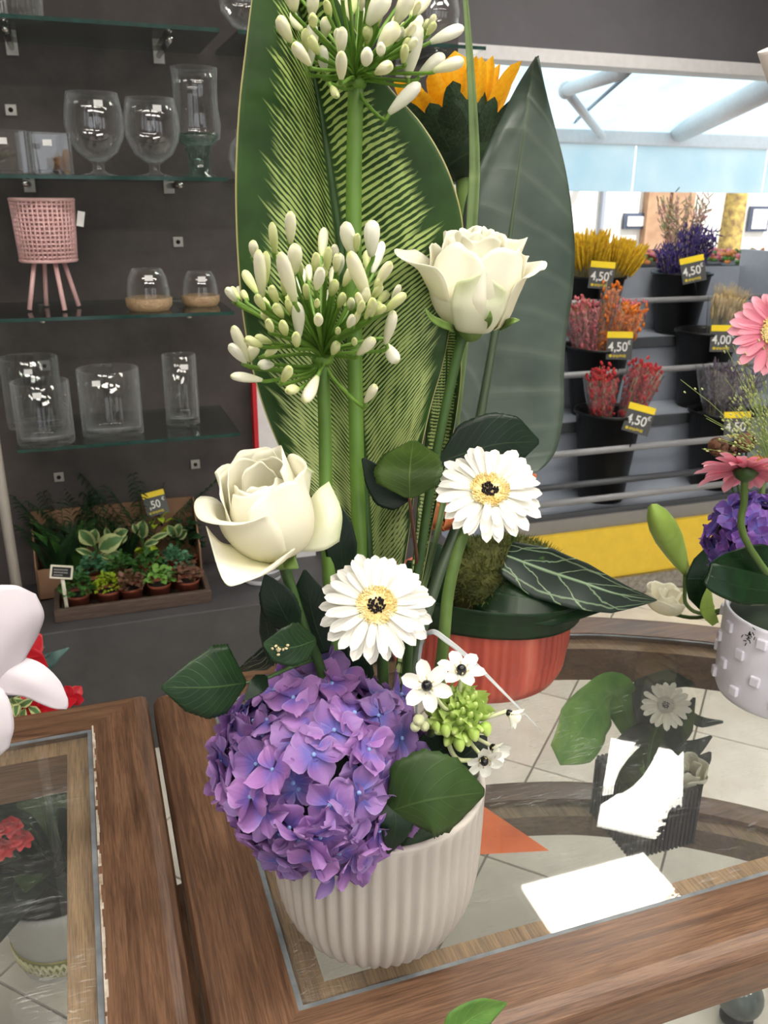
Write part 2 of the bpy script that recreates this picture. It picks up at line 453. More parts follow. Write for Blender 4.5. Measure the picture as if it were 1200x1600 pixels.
tr = thing('street_tree', 'yellow-brown tree trunk on the pavement beyond the shop front', 'tree', (a[0], 9.5, -.02))
MB().tube([(a[0], 9.5, -.02), (a[0]+.03, 9.5, 1.2), (a[0]+.08, 9.55, 2.6), (a[0]+.02, 9.5, 4.4)], [.17, .14, .13, .11], 12, 10).build('trunk', m_bark, tr)
m_tleaf = mk('tree_foliage', (120, 150, 70), .7, (80, 110, 50), trans=.3)
mb = MB()
for k in range(160):
    c = np.array((a[0], 9.5, 4.6))+np.array([rnd.gauss(0, .8), rnd.gauss(0, .7), rnd.gauss(0, .35)])
    mb.ell(c, (.16, .10, .02), frame((rnd.gauss(0, 1), rnd.gauss(0, 1), 1)), 6, 3)
tag(mb.build('crown', m_tleaf, tr), kind='stuff')

# awning: fabric, front bar, valance, folding arms
m_awn = NT('awning_fabric'); m_awn.b.inputs['Base Color'].default_value = (*s2l((236, 244, 248)), 1); m_awn.b.inputs['Roughness'].default_value = .8
_n = m_awn.noise(3, m_awn.obj()); m_awn.translucent(m_awn.ramp(_n, [(.3, s2l((214, 236, 246))), (.7, s2l((236, 248, 252)))]), .72); m_awn = m_awn.m
AWY = 6.0
zb = P(1000, 205, AWY)[2]; zt = 2.55
aw = thing('awning', 'pale blue-white folding awning with valance outside the shop front', 'awning', (3.2, FACY+.15, zt))
MB().slab((.6, FACY+.12, zt), (7.2, FACY+.12, zt), (7.2, AWY, zb), (.6, AWY, zb), .006).build('fabric', m_awn, aw, False)
MB().bb((.6, AWY-.03, zb-.10), (7.2, AWY+.03, zb)).build('front_bar', m_white, aw, False, bevel=.01)
zv = P(1000, 300, AWY)[2]
xs = [P(x, 260, AWY)[0] for x in (690, 840, 990, 1195)]; xs = [xs[0]-.9]+xs+[xs[-1]+.9, 7.2]
for i in range(len(xs)-1):
    MB().bb((xs[i]+.008, AWY-.012, zv), (xs[i+1]-.008, AWY-.006, zb-.09)).build('valance_panel', m_awn, aw, False)
A0 = P(975, 112, 4.1); A1 = P(884, 141, 4.9); A2 = P(940, 212, AWY-.06)
ar = MB().tube([A0, A1], .035, 10).build('arm', m_white, aw); MB().tube([A1, A2], .028, 10).build('forearm', m_white, ar)
MB().ell(A1, (.045, .045, .05)).build('elbow', m_white, ar)
B0 = P(1240, 118, 4.3); B1 = P(1064, 206, AWY-.06)
MB().tube([B0, B1], .075, 12).build('arm', m_white, aw)
C0 = P(985, 112, 4.6); C1 = P(898, 190, 5.9); MB().tube([C0, C1], .012, 8).build('tension_cable', m_grey, aw)

# ================================================================ GLASS SHELVES ON THE CONCRETE WALL
m_shelf = glassmat('shelf_glass', (.90, .94, .925), edge=(.42, .52, .49), facing=.35)
m_sedge = mk('shelf_glass_edge', (36, 74, 66), .15, (24, 56, 50))
m_chrome = mk('chrome', (190, 188, 186), .2, metal=1.0)
m_plate = mk('steel_plate', (168, 164, 158), .4, metal=.6)
SZ = [P(200, y, SHY)[2] for y in (34, 275, 492, 690)]
SXR = P(376, 680, SHY)[0]; SXL = P(26, 704, SHY)[0]
def shelf(label, x0, x1, z):
    t = thing('glass_shelf', label, 'shelf', (x0, WALLY, z)); t['group'] = 'clear glass wall shelves'
    MB().bb((x0, SHY+.003, z-.008), (x1, WALLY-.002, z)).build('pane', m_shelf, t, False)
    MB().bb((x0, SHY, z-.008), (x1, SHY+.003, z)).build('front_edge', m_sedge, t, False)
    for x in ((x0+.09, x1-.10) if x1-x0 < .8 else (x0+.09, (x0+x1)/2, x1-.1)):
        r = MB().tube([(x, WALLY-.006, z-.017), (x, SHY+.07, z-.017)], .007, 10).build('support_rod', m_chrome, t)
        MB().bb((x-.014, WALLY-.006, z-.036), (x+.014, WALLY, z-.006)).build('bracket_plate', m_plate, r, False, bevel=.002)
    return t
shelf('topmost glass shelf on the dark wall, bearing a ribbed glass', SXL-.35, P(343, 43, SHY)[0], SZ[0])
shelf('second glass shelf from the top, under the two balloon glasses', SXL-.35, SXR, SZ[1])
shelf('glass shelf under the pink basket planter', SXL-.35, SXR, SZ[2])
shelf('lowest glass shelf, under the clear cylinder vases', SXL, SXR, SZ[3])
shelf('top glass shelf right of the gap, mostly behind the striped leaf', P(372, 47, SHY)[0], .99, SZ[0])
shelf('second glass shelf right of the gap, hidden behind the striped leaf', P(384, 280, SHY)[0], .99, SZ[1])
m_hole = mk('dark_hole', (14, 14, 14), .8)
for (px, py) in ((17, 172), (278, 378), (70, 571), (92, 745), (305, 725)):
    c = P(px, py, WALLY)
    s = MB().bb((c[0]-.0135, WALLY-.006, c[2]-.0135), (c[0]+.0135, WALLY, c[2]+.0135)).build('socket_plate', m_plate, wall_back, False, bevel=.002)
    MB().lathe([(.0055, 0), (.0055, .002)], 14, (c[0], WALLY-.006, c[2]), axis=(0, -1, 0)).build('hole', m_hole, s)

# ================================================================ TABLES
m_wx = woodmat('walnut_along_x', (80, 57, 43), (134, 101, 76), 0)
m_wy = woodmat('walnut_along_y', (80, 57, 43), (132, 98, 73), 1)
m_wz = woodmat('walnut_along_z', (70, 44, 30), (120, 80, 56), 2)
m_reb = woodmat('bare_rebate_wood', (128, 100, 74), (176, 144, 108), 1, rough=.5)
m_tglass = glassmat('scratched_table_glass', (.965, .975, .965), haze=.022, scratch=True, rough=.012, edge=(.5, .58, .55), boost=1.2)
m_lglass = glassmat('lower_glass', (.97, .98, .97), haze=.01, rough=.02)
m_seal = mk('grey_sealant', (126, 132, 136), .5, (98, 104, 108), 40)
m_seal2 = mk('peeled_white_sealant', (206, 198, 184), .7, (150, 130, 110), 60)
def offset(poly, d):
    """inward offset of a closed counter-clockwise polygon"""
    n = len(poly); out = []
    for i in range(n):
        p0, p1, p2 = [np.array(poly[k % n], float) for k in (i-1, i, i+1)]
        e1 = nz(p1-p0); e2 = nz(p2-p1); n1 = np.array((-e1[1], e1[0])); n2 = np.array((-e2[1], e2[0]))
        m = nz(n1+n2); out.append(p1+m*d/max(.3, np.dot(m, n1)))
    return out
def rail(poly, idx, z, w, reb, h, mats, name, parent):
    """one length of the frame, swept along poly[idx], mitred where the outline turns"""
    prof = [(.012, z-h), (0, z-h+.012), (0, z-.020), (.003, z-.010), (.009, z-.004), (.018, z-.0005), (.026, z), (w, z), (w, z-.011),
            (w+reb, z-.011), (w+reb, z-h)]
    rings = [offset(poly, t) if t > 0 else [np.array(q_, float) for q_ in poly] for t, _ in prof]
    V = []; n = len(prof)
    for k in idx:
        for r, (t, zz) in zip(rings, prof): V.append((r[k][0], r[k][1], zz))
    mb = MB(); F = []; mi = []
    for s in range(len(idx)-1):
        for j in range(n):
            F.append((s*n+j, s*n+(j+1) % n, (s+1)*n+(j+1) % n, (s+1)*n+j)); mi.append(1 if j in (8,) else 0)
    F += [tuple(range(n-1, -1, -1)), tuple((len(idx)-1)*n+j for j in range(n))]; mi += [0, 0]
    mb.add(V, F); mb.mi = mi
    o = mb.build(name, mats, parent, smooth=True)
    for p_ in o.data.polygons: p_.use_smooth = False
    return o
def ring_strip(poly, d0, d1, z, mat, name, parent, jag=0):
    a, b = offset(poly, d0), offset(poly, d1); n = len(poly)
    mb = MB(); mb.add([(p[0], p[1], z) for p in a]+[(p[0], p[1], z) for p in b], [(i, (i+1) % n, n+(i+1) % n, n+i) for i in range(n)])
    return mb.build(name, mat, parent, False, thick=.0012)
arc = [(1.18, .445), (1.172, .58), (1.14, .70), (1.085, .81), (1.0, .905), (.9, .985), (.8, 1.043), (.7, 1.087), (.55, 1.122), (.4, 1.122), (.2, 1.092), (.0385, 1.05)]
arc = [tuple(cr(arc, k/40)) for k in range(41)]
polyR = [(.0385, .445), (1.18, .445)]+arc[1:]
polyL = [(-1.1, .455), (.032, .455), (.032, 1.062), (-1.1, 1.062)]
def table(label, poly, cuts, legs, tier, w, reb):
    t = thing('display_table', label, 'table', (float(np.mean([p[0] for p in poly])), float(np.mean([p[1] for p in poly])), 0))
    n = len(poly)
    for nm, idx, mats in cuts: rail(poly, idx, TOP, w, reb, .065, mats, nm, t)
    g = offset(poly, w+.002)
    MB().prism(g, TOP-.0105, TOP-.0025).build('glass_top', m_tglass, t, False)
    ring_strip(poly, w-.0005, w+.005, TOP-.0018, m_seal, 'glass_seal', t)
    for (x, y) in legs:
        MB().bb((x-.024, y-.024, 0), (x+.024, y+.024, TOP-.06)).build('leg', m_wz, t, False, bevel=.004)
    if tier:
        for nm, idx, mats in cuts: rail(poly, idx, tier, w-.012, reb, .05, mats, 'lower_'+nm, t)
        MB().prism(offset(poly, w-.008), tier-.0105, tier-.0025).build('lower_glass', m_lglass, t, False)
    return t
nR = len(polyR)
RW_ = .0715
tabR = table('walnut table with curved far edge and scratched glass top under the main bouquet', polyR,
      [('front_rail', [0, 1], (m_wx, m_reb)), ('curved_rail', list(range(1, nR)), (m_wx, m_reb)), ('side_rail', [nR-1, 0], (m_wy, m_reb))],
      [(.085, .49), (.085, .99), (1.08, .50), (1.06, .74)], .50, RW_, .030)
tabL = table('walnut table with straight glass top at the left, grey seal peeling', polyL,
      [('front_rail', [0, 1], (m_wx, m_reb)), ('side_rail', [1, 2], (m_wy, m_reb)), ('far_rail', [2, 3], (m_wx, m_reb)), ('left_side_rail', [3, 0], (m_wy, m_reb))],
      [(-.02, .50), (-.02, 1.015), (-1.05, .50), (-1.05, 1.015)], 0, .073, .030)
# ragged remains of white sealant along the left table's right glass edge
mb = MB(); y = .50; xg = .032-.073
while y < .985:
    l = rnd.uniform(.006, .02); wv = rnd.uniform(.0008, .0035)
    mb.bb((xg+.0006, y, TOP), (xg+.0006+wv, y+l, TOP+.0006)); y += l+(rnd.uniform(.004, .02) if rnd.random() < .18 else 0)
mb.build('peeled_sealant', m_seal2, tabL, False)
# ================================================================ FLOWER RACK BY THE SHOP FRONT
def rack():
    t = thing('flower_rack', 'grey stepped metal rack with rails and yellow base board by the shop front', 'rack', (2.0, 2.9, 0))
    X0, X1 = 1.28, P(1168, 420, 3.3)[0]
    rows = [(2.72, .355), (2.97, .625), (3.22, .895)]
    for k, (y, z) in enumerate(rows):
        MB().bb((X0, y-.14, z-.015), (X1, y+.13, z)).build('step_shelf', m_grey, t, False, bevel=.002)
        MB().bb((X0, y-.145, z-.03), (X1, y-.135, z+.012)).build('shelf_lip', m_greydk, t, False, bevel=.002)
        MB().slab((X0, y+.13, z-.02), (X1, y+.13, z-.02), (X1, y+.13, z+.27), (X0, y+.13, z+.27), .006).build('riser_panel', m_grey, t, False)
    for (px, py, Y) in ((1085, 467, 3.08), (1100, 573, 2.83), (1000, 698, 2.58), (950, 752, 2.58), (960, 776, 2.55)):
        c = P(px, py, Y)
        MB().tube([(X0, Y, c[2]), ((X0+X1)/2, Y, c[2]), (X1, Y, c[2])], .012, 10).build('rail', m_rail if py != 752 else m_greydk, t)
    zy0, zy1 = P(1000, 893, 2.56)[2], P(980, 820, 2.56)[2]
    MB().bb((X0, 2.545, zy0), (X1, 2.565, zy1)).build('yellow_board', mk('yellow_board', (236, 200, 62), .45), t, False, bevel=.002)
    MB().bb((X0, 2.565, zy1-.03), (X1, 2.62, zy1+.05)).build('base_front', mk('rack_base', (140, 138, 136), .5), t, False)
    MB().bb((X0, 2.53, .02), (X1, 2.60, zy0)).build('kick_plate', m_steel, t, False)
    MB().bb((X0+.02, 2.60, 0), (X1-.02, 3.3, .05)).build('base', m_greydk, t, False)
    for x in (X0-.012, X1+.012):
        mb = MB()
        poly = [(2.54, 0), (3.36, 0), (3.36, 1.24), (3.10, 1.24), (2.56, .62), (2.54, .3)]
        n = len(poly)
        mb.add([(x-.012, y, z) for y, z in poly]+[(x+.012, y, z) for y, z in poly],
               [tuple(range(n-1, -1, -1)), tuple(range(n, 2*n))]+[(i, (i+1) % n, n+(i+1) % n, n+i) for i in range(n)])
        mb.build('side_panel', m_grey, t, False, bevel=.003)
    return rows
ROWS = rack()
def bucket(label, px, py, row, h=None, r0=.085, r1=.126):
    """black bucket whose rim centre is seen at px, py"""
    y, z = ROWS[row]; x = P(px, py, y)[0]; h = P(px, py, y)[2]-z
    t = thing('flower_bucket', label, 'bucket', (x, y-.0, z)); t['group'] = 'black buckets on the flower rack'
    prof = [(r0*.96, 0), (r0, .006), (r1-.004, h-.012), (r1+.004, h-.010), (r1+.004, h), (r1-.004, h), (r1-.010, h-.014), (r0-.006, .006), (.001, .006)]
    MB().lathe(prof, 36, (x, y, z)).build('body', m_black, t)
    MB().lathe([(r1-.02, h*.62), (r1-.021, h*.62+.002)], 24, (x, y, z)).build('water', mk('bucket_water', (30, 34, 34), .05), t)
    return np.array((x, y, z+h))
b_red = bucket('black bucket of red dried bunches on the lowest rack step', 952, 640, 0)
b_cel = bucket('black bucket with cellophane-wrapped bunch on the lowest rack step', 1128, 640, 0)
b_org = bucket('black bucket of orange and pink dried bunches on the middle rack step', 935, 540, 1)
b_wht = bucket('black bucket with one beige wheat bunch on the middle rack step', 1105, 515, 1)
b_yel = bucket('black bucket of yellow dried bunches on the top rack step', 930, 430, 2)
b_blu = bucket('black bucket of violet-blue dried bunches on the top rack step', 1066, 425, 2)

m_cello = glassmat('cellophane', (.93, .93, .95), haze=.05, boost=2.0, rough=.18, edge=(.55, .55, .6))
def bunch(name, label, B, off, top, rad, mat, n, seed, kind='spike', wrap=True, flare=1.0, stemcol=None):
    """a bunch of dried stems standing in bucket B (rim centre), its head leaning to off+top"""
    r = random.Random(seed)
    base = B+np.array((off[0]*.35, off[1]*.35, -.24)); head = B+np.array((off[0]+top[0], off[1]+top[1], top[2]))
    ax = nz(head-base)
    t = thing(name, label, 'dried flowers', base)
    R = frame(ax); e1 = np.array(R @ Vector((1, 0, 0))); e2 = np.array(R @ Vector((0, 1, 0)))
    st = MB(); sp = MB(); L = np.linalg.norm(head-base)
    for k in range(n):
        q = r.uniform(0, 6.28); d = math.sqrt(r.random())*rad
        o = (e1*math.cos(q)+e2*math.sin(q))*d
        l = L*r.uniform(.86, 1.04)
        a = base+o*.25; c = base+ax*l*(.6 if kind != 'spike' else .48)+o*.55; tip = base+ax*l+o*flare
        if k % 2 == 0: st.tube([a, c, tip], .0014, 4)
        dr = nz(tip-c)
        if kind == 'spike':
            for m in range(8):
                c2 = c+(tip-c)*(m+1)/8+np.array([r.gauss(0, .006) for _ in range(3)])
                sp.ell(c2, (.006, .006, .011), frame(dr+np.array([r.gauss(0, .35) for _ in range(3)])), 5, 3)
        elif kind == 'brush':
            sp.ell(c+(tip-c)*.75, (.0065, .0065, .055), frame(dr), 5, 4)
        elif kind == 'frond':
            for m in range(6):
                c2 = c+(tip-c)*(m+1)/6
                sp.ell(c2, (.0035, .0035, .022), frame(dr+np.array([r.gauss(0, .5) for _ in range(3)])), 4, 3)
        elif kind == 'wheat':
            sp.ell(c+(tip-c)*.8, (.006, .006, .028), frame(dr), 6, 4)
            for m in range(3): sp.tube([tip-dr*.02, tip+dr*.03+np.array([r.gauss(0, .008) for _ in range(3)])], .0006, 3)
    tag(st.build('stems', stemcol or m_stemdry, t), kind='stuff'); tag(sp.build('flower_heads', mat, t), kind='stuff')
    if wrap:
        mb = MB(); rr = random.Random(seed+5); fl = [rr.uniform(.85, 1.2) for _ in range(12)]
        def fn(u, v):
            q = u*6.2832; k = fl[int(u*11.99)]; rad2 = (rad*.35+(rad*1.15-rad*.35)*v)*(1+.10*math.sin(q*7+v*3))
            return base+ax*L*(.25+.72*v*(.9+.1*k))+(e1*math.cos(q)+e2*math.sin(q))*rad2
        mb.grid(36, 8, fn, True).build('cellophane_wrap', m_cello, t)
    return t
m_stemdry = mk('dry_stem', (150, 140, 96), .8)
md_red = mk('dried_red', (196, 52, 56), .8, (140, 28, 36), 60)
md_org = mk('dried_orange', (232, 132, 34), .8, (196, 96, 20), 60)
md_pnk = mk('dried_pink', (206, 112, 116), .8, (164, 78, 84), 60)
md_yel = mk('dried_yellow', (226, 184, 30), .8, (170, 134, 18), 60)
md_blu = mk('dried_violet', (76, 62, 130), .8, (48, 38, 92), 60)
md_wht = mk('dried_wheat', (206, 184, 136), .8, (170, 146, 100), 60)
md_drk = mk('dried_mauve', (108, 98, 112), .8, (76, 66, 80), 60)
bunch('dried_bunch', 'left bunch of red dried sprays in the lowest bucket', b_red, (-.055, -.02), (-.02, -.02, .15), .055, md_red, 60, 1)
bunch('dried_bunch', 'right bunch of red dried sprays leaning out of the lowest bucket', b_red, (.045, -.01), (.10, .0, .16), .06, md_red, 66, 2)
bunch('dried_bunch', 'orange dried bunch lying slanted between pink bunches', b_org, (.02, -.05), (.06, -.03, .15), .055, md_org, 64, 3)
bunch('dried_bunch', 'slim orange dried bunch standing tallest in the middle bucket', b_org, (.03, .05), (.06, .03, .22), .035, md_org, 40, 4)
bunch('dried_bunch', 'dusty pink dried bunch at the left of the middle bucket', b_org, (-.06, -.01), (-.04, 0, .17), .065, md_pnk, 70, 5)
bunch('dried_bunch', 'dusty pink dried bunch at the right of the middle bucket', b_org, (.07, .02), (.08, 0, .15), .055, md_pnk, 60, 6)
bunch('dried_bunch', 'pale beige wheat bunch in the middle-step bucket', b_wht, (.055, 0), (.04, 0, .13), .07, md_wht, 130, 7, 'wheat')
bunch('dried_bunch', 'yellow dried bunch at the left of the top bucket', b_yel, (-.05, -.01), (-.03, 0, .16), .085, md_yel, 190, 8, 'brush', False, 1.3)
bunch('dried_bunch', 'yellow dried bunch leaning right out of the top bucket', b_yel, (.05, -.03), (.06, 0, .13), .075, md_yel, 170, 9, 'brush', False, 1.3)
bunch('dried_bunch', 'violet-blue dried bunch at the left of its bucket', b_blu, (-.05, 0), (-.03, 0, .10), .05, md_blu, 80, 10, 'frond', False, 1.2)
bunch('dried_bunch', 'tall violet-blue dried bunch at the right of its bucket', b_blu, (.03, 0), (.03, 0, .17), .065, md_blu, 110, 11, 'frond', False, 1.3)
bunch('dried_bunch', 'mauve dried bunch wrapped in shiny cellophane in the lowest bucket', b_cel, (0, 0), (.02, 0, .17), .11, md_drk, 60, 12, 'frond')
bunch('dried_bunch', 'green and pink airy spray behind the violet bunches', b_blu, (.03, .06), (.03, .05, .30), .085, mk('airy_green', (120, 150, 96), .7, (200, 140, 150), 20), 60, 13, 'frond', False, 1.5)

# price cards
m_card = mk('card_dark_grey', (72, 74, 74), .55); m_cardy = mk('card_yellow', (244, 214, 30), .5); m_cardw = mk('card_white_print', (226, 226, 222), .6)
m_cardy2 = mk('card_yellow_print', (214, 190, 40), .6)
def text(s, name, size, mat, parent, M):
    c = bpy.data.curves.new(name, 'FONT'); c.body = s; c.size = size; c.align_x = 'CENTER'; c.align_y = 'CENTER'; c.extrude = .0003
    c.offset = size*.012
    o = bpy.data.objects.new(name, c); COL.objects.link(o)
    dg = bpy.context.evaluated_depsgraph_get(); me = bpy.data.meshes.new_from_object(o.evaluated_get(dg))
    bpy.data.objects.remove(o); bpy.data.curves.remove(c)
    me.materials.clear(); me.materials.append(mat); me.name = name
    return inst(me, name, parent, M)
def price_card(label, px, py, Y, price, w=.095, h=.105, roll=0, group='yellow-topped price cards'):
    c = P(px, py, Y)
    n = nz(CAMPOS-c+np.array((0, .3, 0))); R = frame(n, CR) @ Matrix.Rotation(roll, 3, 'Z')
    t = thing('price_card', label, 'price card', c, group)
    def at(x, y, z): return Vector(c)+R @ Vector((x, y, z))
    MB().box(c, (w, h, .003), R).build('card', m_card, t, False)
    MB().box(at(0, h*.5-h*.115, .001), (w, h*.23, .003), R).build('yellow_band', m_cardy, t, False)
    text(price, 'price_print', h*.40, m_cardw, t, TR(at(-w*.06, -h*.06, .0018), R, (1.0, 1.15, 1)))
    text('€', 'euro_print', h*.20, m_cardw, t, TR(at(w*.37, h*.10, .0018), R))
    mb = MB(); mb.lathe([(h*.055, 0), (h*.055, .0004)], 12, at(-w*.33, -h*.37, .0016), axis=n); r = random.Random(3)
    for i in range(10):                      # small print too soft to read: a dot and a row of strokes
        mb.box(at(-w*.22+i*w*.052, -h*.37+r.uniform(-.01, .01)*h, .0017), (w*.03, h*r.uniform(.06, .12), .0005), R)
    mb.build('yellow_print', m_cardy2, t, False)
    MB().tube([at(0, -h*.4, -.003), at(0, -h*1.0, -.010)], .0025, 6).build('clip_stem', m_black, t)
price_card('4,50 price card below the yellow dried flowers', 940, 430, 3.06, '4,50', roll=-.08)
price_card('4,50 price card on the bucket of violet-blue flowers', 1083, 421, 3.08, '4,50', roll=.22)
price_card('4,50 price card under the orange dried bunch', 968, 540, 2.83, '4,50', roll=-.02)
price_card('4,00 price card under the wheat bunch', 1130, 529, 2.83, '4,00', roll=-.02)
price_card('tilted 4,50 price card under the red dried bunches', 998, 655, 2.57, '4,50', roll=-.28)
price_card('4,50 price card in front of the cellophane bunch', 1152, 665, 2.57, '4,50', roll=.0)

# low flower boxes on the pavement behind the rack
m_fl = [mk('bedding_pink', (226, 130, 140), .7), mk('bedding_orange', (236, 150, 90), .7), mk('bedding_green', (96, 140, 66), .7)]
for k, (px, lab) in enumerate(((1185, 'low box of pink and orange bedding flowers on the pavement'), (1000, 'low box of leafy bedding plants on the pavement behind the yellow bunches'))):
    c = P(px, 395, 4.3); t = thing('flower_box', lab, 'planter', (c[0], 4.3, -.02))
    MB().bb((c[0]-.4, 4.1, -.02), (c[0]+.4, 4.5, c[2]-.05)).build('box', m_greydk, t, False)
    for j in range(3):
        mb = MB(); r = random.Random(k*9+j)
        for i in range(70):
            mb.ell((c[0]+r.uniform(-.38, .38), 4.3+r.uniform(-.18, .18), c[2]-.04+r.uniform(0, .05)), (.022, .022, .012), frame((r.gauss(0, .6), r.gauss(0, .6), 1)), 6, 3)
        tag(mb.build(('pink_blooms', 'orange_blooms', 'greenery')[j], m_fl[j], t), kind='stuff')
# ================================================================ GLASSWARE AND PLANTER ON THE SHELVES
m_vase = glassmat('clear_vase_glass', (.985, .99, .99), edge=(.88, .91, .93), facing=.5, boost=1.6, rough=.015, rim=.32)
m_vgreen = glassmat('green_vase_glass', (.70, .88, .80), edge=(.30, .52, .42), facing=.5, boost=1.8, rough=.03, rim=.12)
m_stick = mk('white_sticker', (236, 236, 234), .6)
def glass_lathe(name, label, px, py, Y, z, prof, w, mat=None, group=None, n=40, rib=None, nm='bowl', cat='vase'):
    """prof (r, h) outer outline, in units of the wanted radius w (metres) and height h"""
    x = P(px, py, Y)[0]; t = thing(name, label, cat, (x, Y, z), group)
    th = .0035
    out = [(r, h) for r, h in prof]; inn = [(max(r-th, .0005), h+(th*1.5 if k == 0 else 0)) for k, (r, h) in enumerate(prof)]
    MB().lathe(out+inn[::-1], n, (x, Y, z), rib=rib, closed=True).build(nm, mat or m_vase, t)
    return t, x
Yg = 2.24
def sticker(t, x, Y, z, r, lift, side=0):
    MB().box((x+side, Y-math.sqrt(max(r*r-side*side, 1e-6))-.001, z+lift), (.019, .0012, .013)).build('price_sticker', m_stick, t, False)
# balloon glasses
def balloon(label, px, k):
    R, H = .066*k, .176*k; z = SZ[1]
    prof = [(.0005, .030), (.02, .034), (.045, .052), (.061, .082), (.066, .108), (.063, .140), (.056, .176)]
    t, x = glass_lathe('balloon_glass', label, px, 240, Yg, z, [(a*k, b*k) for a, b in prof], R, group='balloon glasses')
    MB().lathe([(.040*k, .001), (.040*k, .003), (.018*k, .008), (.0125*k, .014), (.0125*k, .028), (.022*k, .036)], 32, (x, Yg, z)).build('foot', m_vase, t)
    sticker(t, x, Yg, z, .060*k, .150*k, .01)
balloon('larger clear balloon glass on a short foot, left of its twin', 152, 1.0)
balloon('smaller clear balloon glass between its twin and the green-footed vase', 240, .965)
# square vases
def square_vase(label, px, wd, hg, Y=Yg):
    x = P(px, 240, Y)[0]; z = SZ[1]; t = thing('square_vase', label, 'vase', (x, Y, z), 'square glass vases')
    mb = MB(); h = wd/2; Rq = Matrix.Rotation(.16, 3, 'Z')
    for s in (-1, 1):
        for (dx, dy, sx_, sy_) in ((s*h, 0, .006, wd+.006), (0, s*h, wd-.006, .006)):
            o_ = Rq @ Vector((dx, dy, 0)); mb.box((x+o_[0], Y+o_[1], z+hg/2+.002), (sx_, sy_, hg-.004), Rq)
    mb.build('walls', m_vase, t, False, bevel=.0015)
    MB().box((x, Y, z+.006), (wd-.008, wd-.008, .012), Rq).build('base', m_vase, t, False, bevel=.003)
    sticker(t, x, Y, z, h+.004, hg*.75)
square_vase('square glass vase cut by the left edge of the picture', 8, .085, .092)
square_vase('square glass vase left of the larger balloon glass', 76, .082, .090)
# green footed vase
t, gx = glass_lathe('footed_vase', 'tall ribbed glass vase with green foot right of the balloon glasses', 308, 200, 2.28, SZ[1],
    [(.0005, .072), (.03, .076), (.052, .09), (.056, .12), (.051, .16), (.051, .20), (.054, .243)], .05, group=None, n=60,
    rib=lambda q, r, z: r*(1+.018*math.cos(q*14)))
MB().lathe([(.040, .001), (.040, .004), (.026, .012), (.026, .055), (.034, .062), (.030, .072), (.046, .082), (.0535, .10)], 42, (gx, 2.28, SZ[1]),
    rib=lambda q, r, z: r*(1+.025*math.cos(q*14))).build('green_foot', m_vgreen, t)
glass_lathe('globe_vase', 'round glass globe vase half hidden behind the striped leaf', 392, 215, 2.28, SZ[1],
    [(.0005, .001), (.03, .003), (.05, .02), (.058, .05), (.05, .08), (.034, .10), (.038, .112)], .05)
# top shelf
glass_lathe('ribbed_tumbler', 'wide ribbed glass on the top shelf at the left edge', 30, 20, 2.22, SZ[0],
    [(.044, .001), (.047, .006), (.049, .10), (.050, .13)], .05, n=72, rib=lambda q, r, z: r*(1+.03*math.cos(q*24)), cat='glass')
for px, lab in ((382, 'clear balloon vase on the top shelf just left of the striped leaf'), (682, 'clear balloon vase on the top shelf behind the white bud umbel')):
    prof = [(.030, .001), (.030, .004), (.010, .012), (.010, .02), (.03, .03), (.055, .06), (.058, .09), (.048, .14), (.046, .15)]
    glass_lathe('balloon_vase', lab, px, 10, 2.26, SZ[0], prof, .05)
# third shelf: pink basket planter
m_pink = mk('pink_enamel', (232, 190, 188), .5, (224, 178, 176), 20)
m_pinkin = mk('pink_lining', (206, 160, 158), .7)
px_, z3 = P(84, 470, 2.27)[0], SZ[2]
pk = thing('basket_planter', 'pink woven-metal planter on splayed legs, white tag at its side', 'planter', (px_, 2.27, z3))
b0 = P(84, 406, 2.27)[2]; b1 = P(78, 312, 2.27)[2]; r0, r1 = .063, .070
mb = MB()
for k in range(40):
    q = 2*math.pi*k/40; c_, s_ = math.cos(q), math.sin(q)
    mb.tube([(px_+r0*c_, 2.27+r0*s_, b0), (px_+r1*c_, 2.27+r1*s_, b1)], .0030, 5)
for k in range(15):
    f = k/14; r = r0+(r1-r0)*f; z = b0+(b1-b0)*f
    mb.tube([(px_+r*math.cos(a*.2618), 2.27+r*math.sin(a*.2618), z) for a in range(25)], .0028 if 0 < k < 14 else .0045, 5, 48, False)
tag(mb.build('mesh_basket', m_pink, pk), kind='stuff')
MB().lathe([(r0-.006, b0), (r1-.007, b1-.004), (r1-.009, b1-.004), (r0-.008, b0+.004), (.001, b0+.004)], 32, (px_, 2.27, 0)).build('liner_pot', m_pinkin, pk)
for q in (.45, 1.9, 3.6, 5.1, 5.75)[:4]:
    c_, s_ = math.cos(q), math.sin(q)
    MB().tube([(px_+.035*c_, 2.27+.035*s_, b0), (px_+.062*c_, 2.27+.062*s_, z3+.004)], [.0055, .0055], 8).build('leg', m_pink, pk)
tg = P(126, 342, 2.25); MB().box(tg, (.016, .002, .034), Matrix.Rotation(.2, 3, 'Y')).build('hang_tag', m_stick, pk, False)
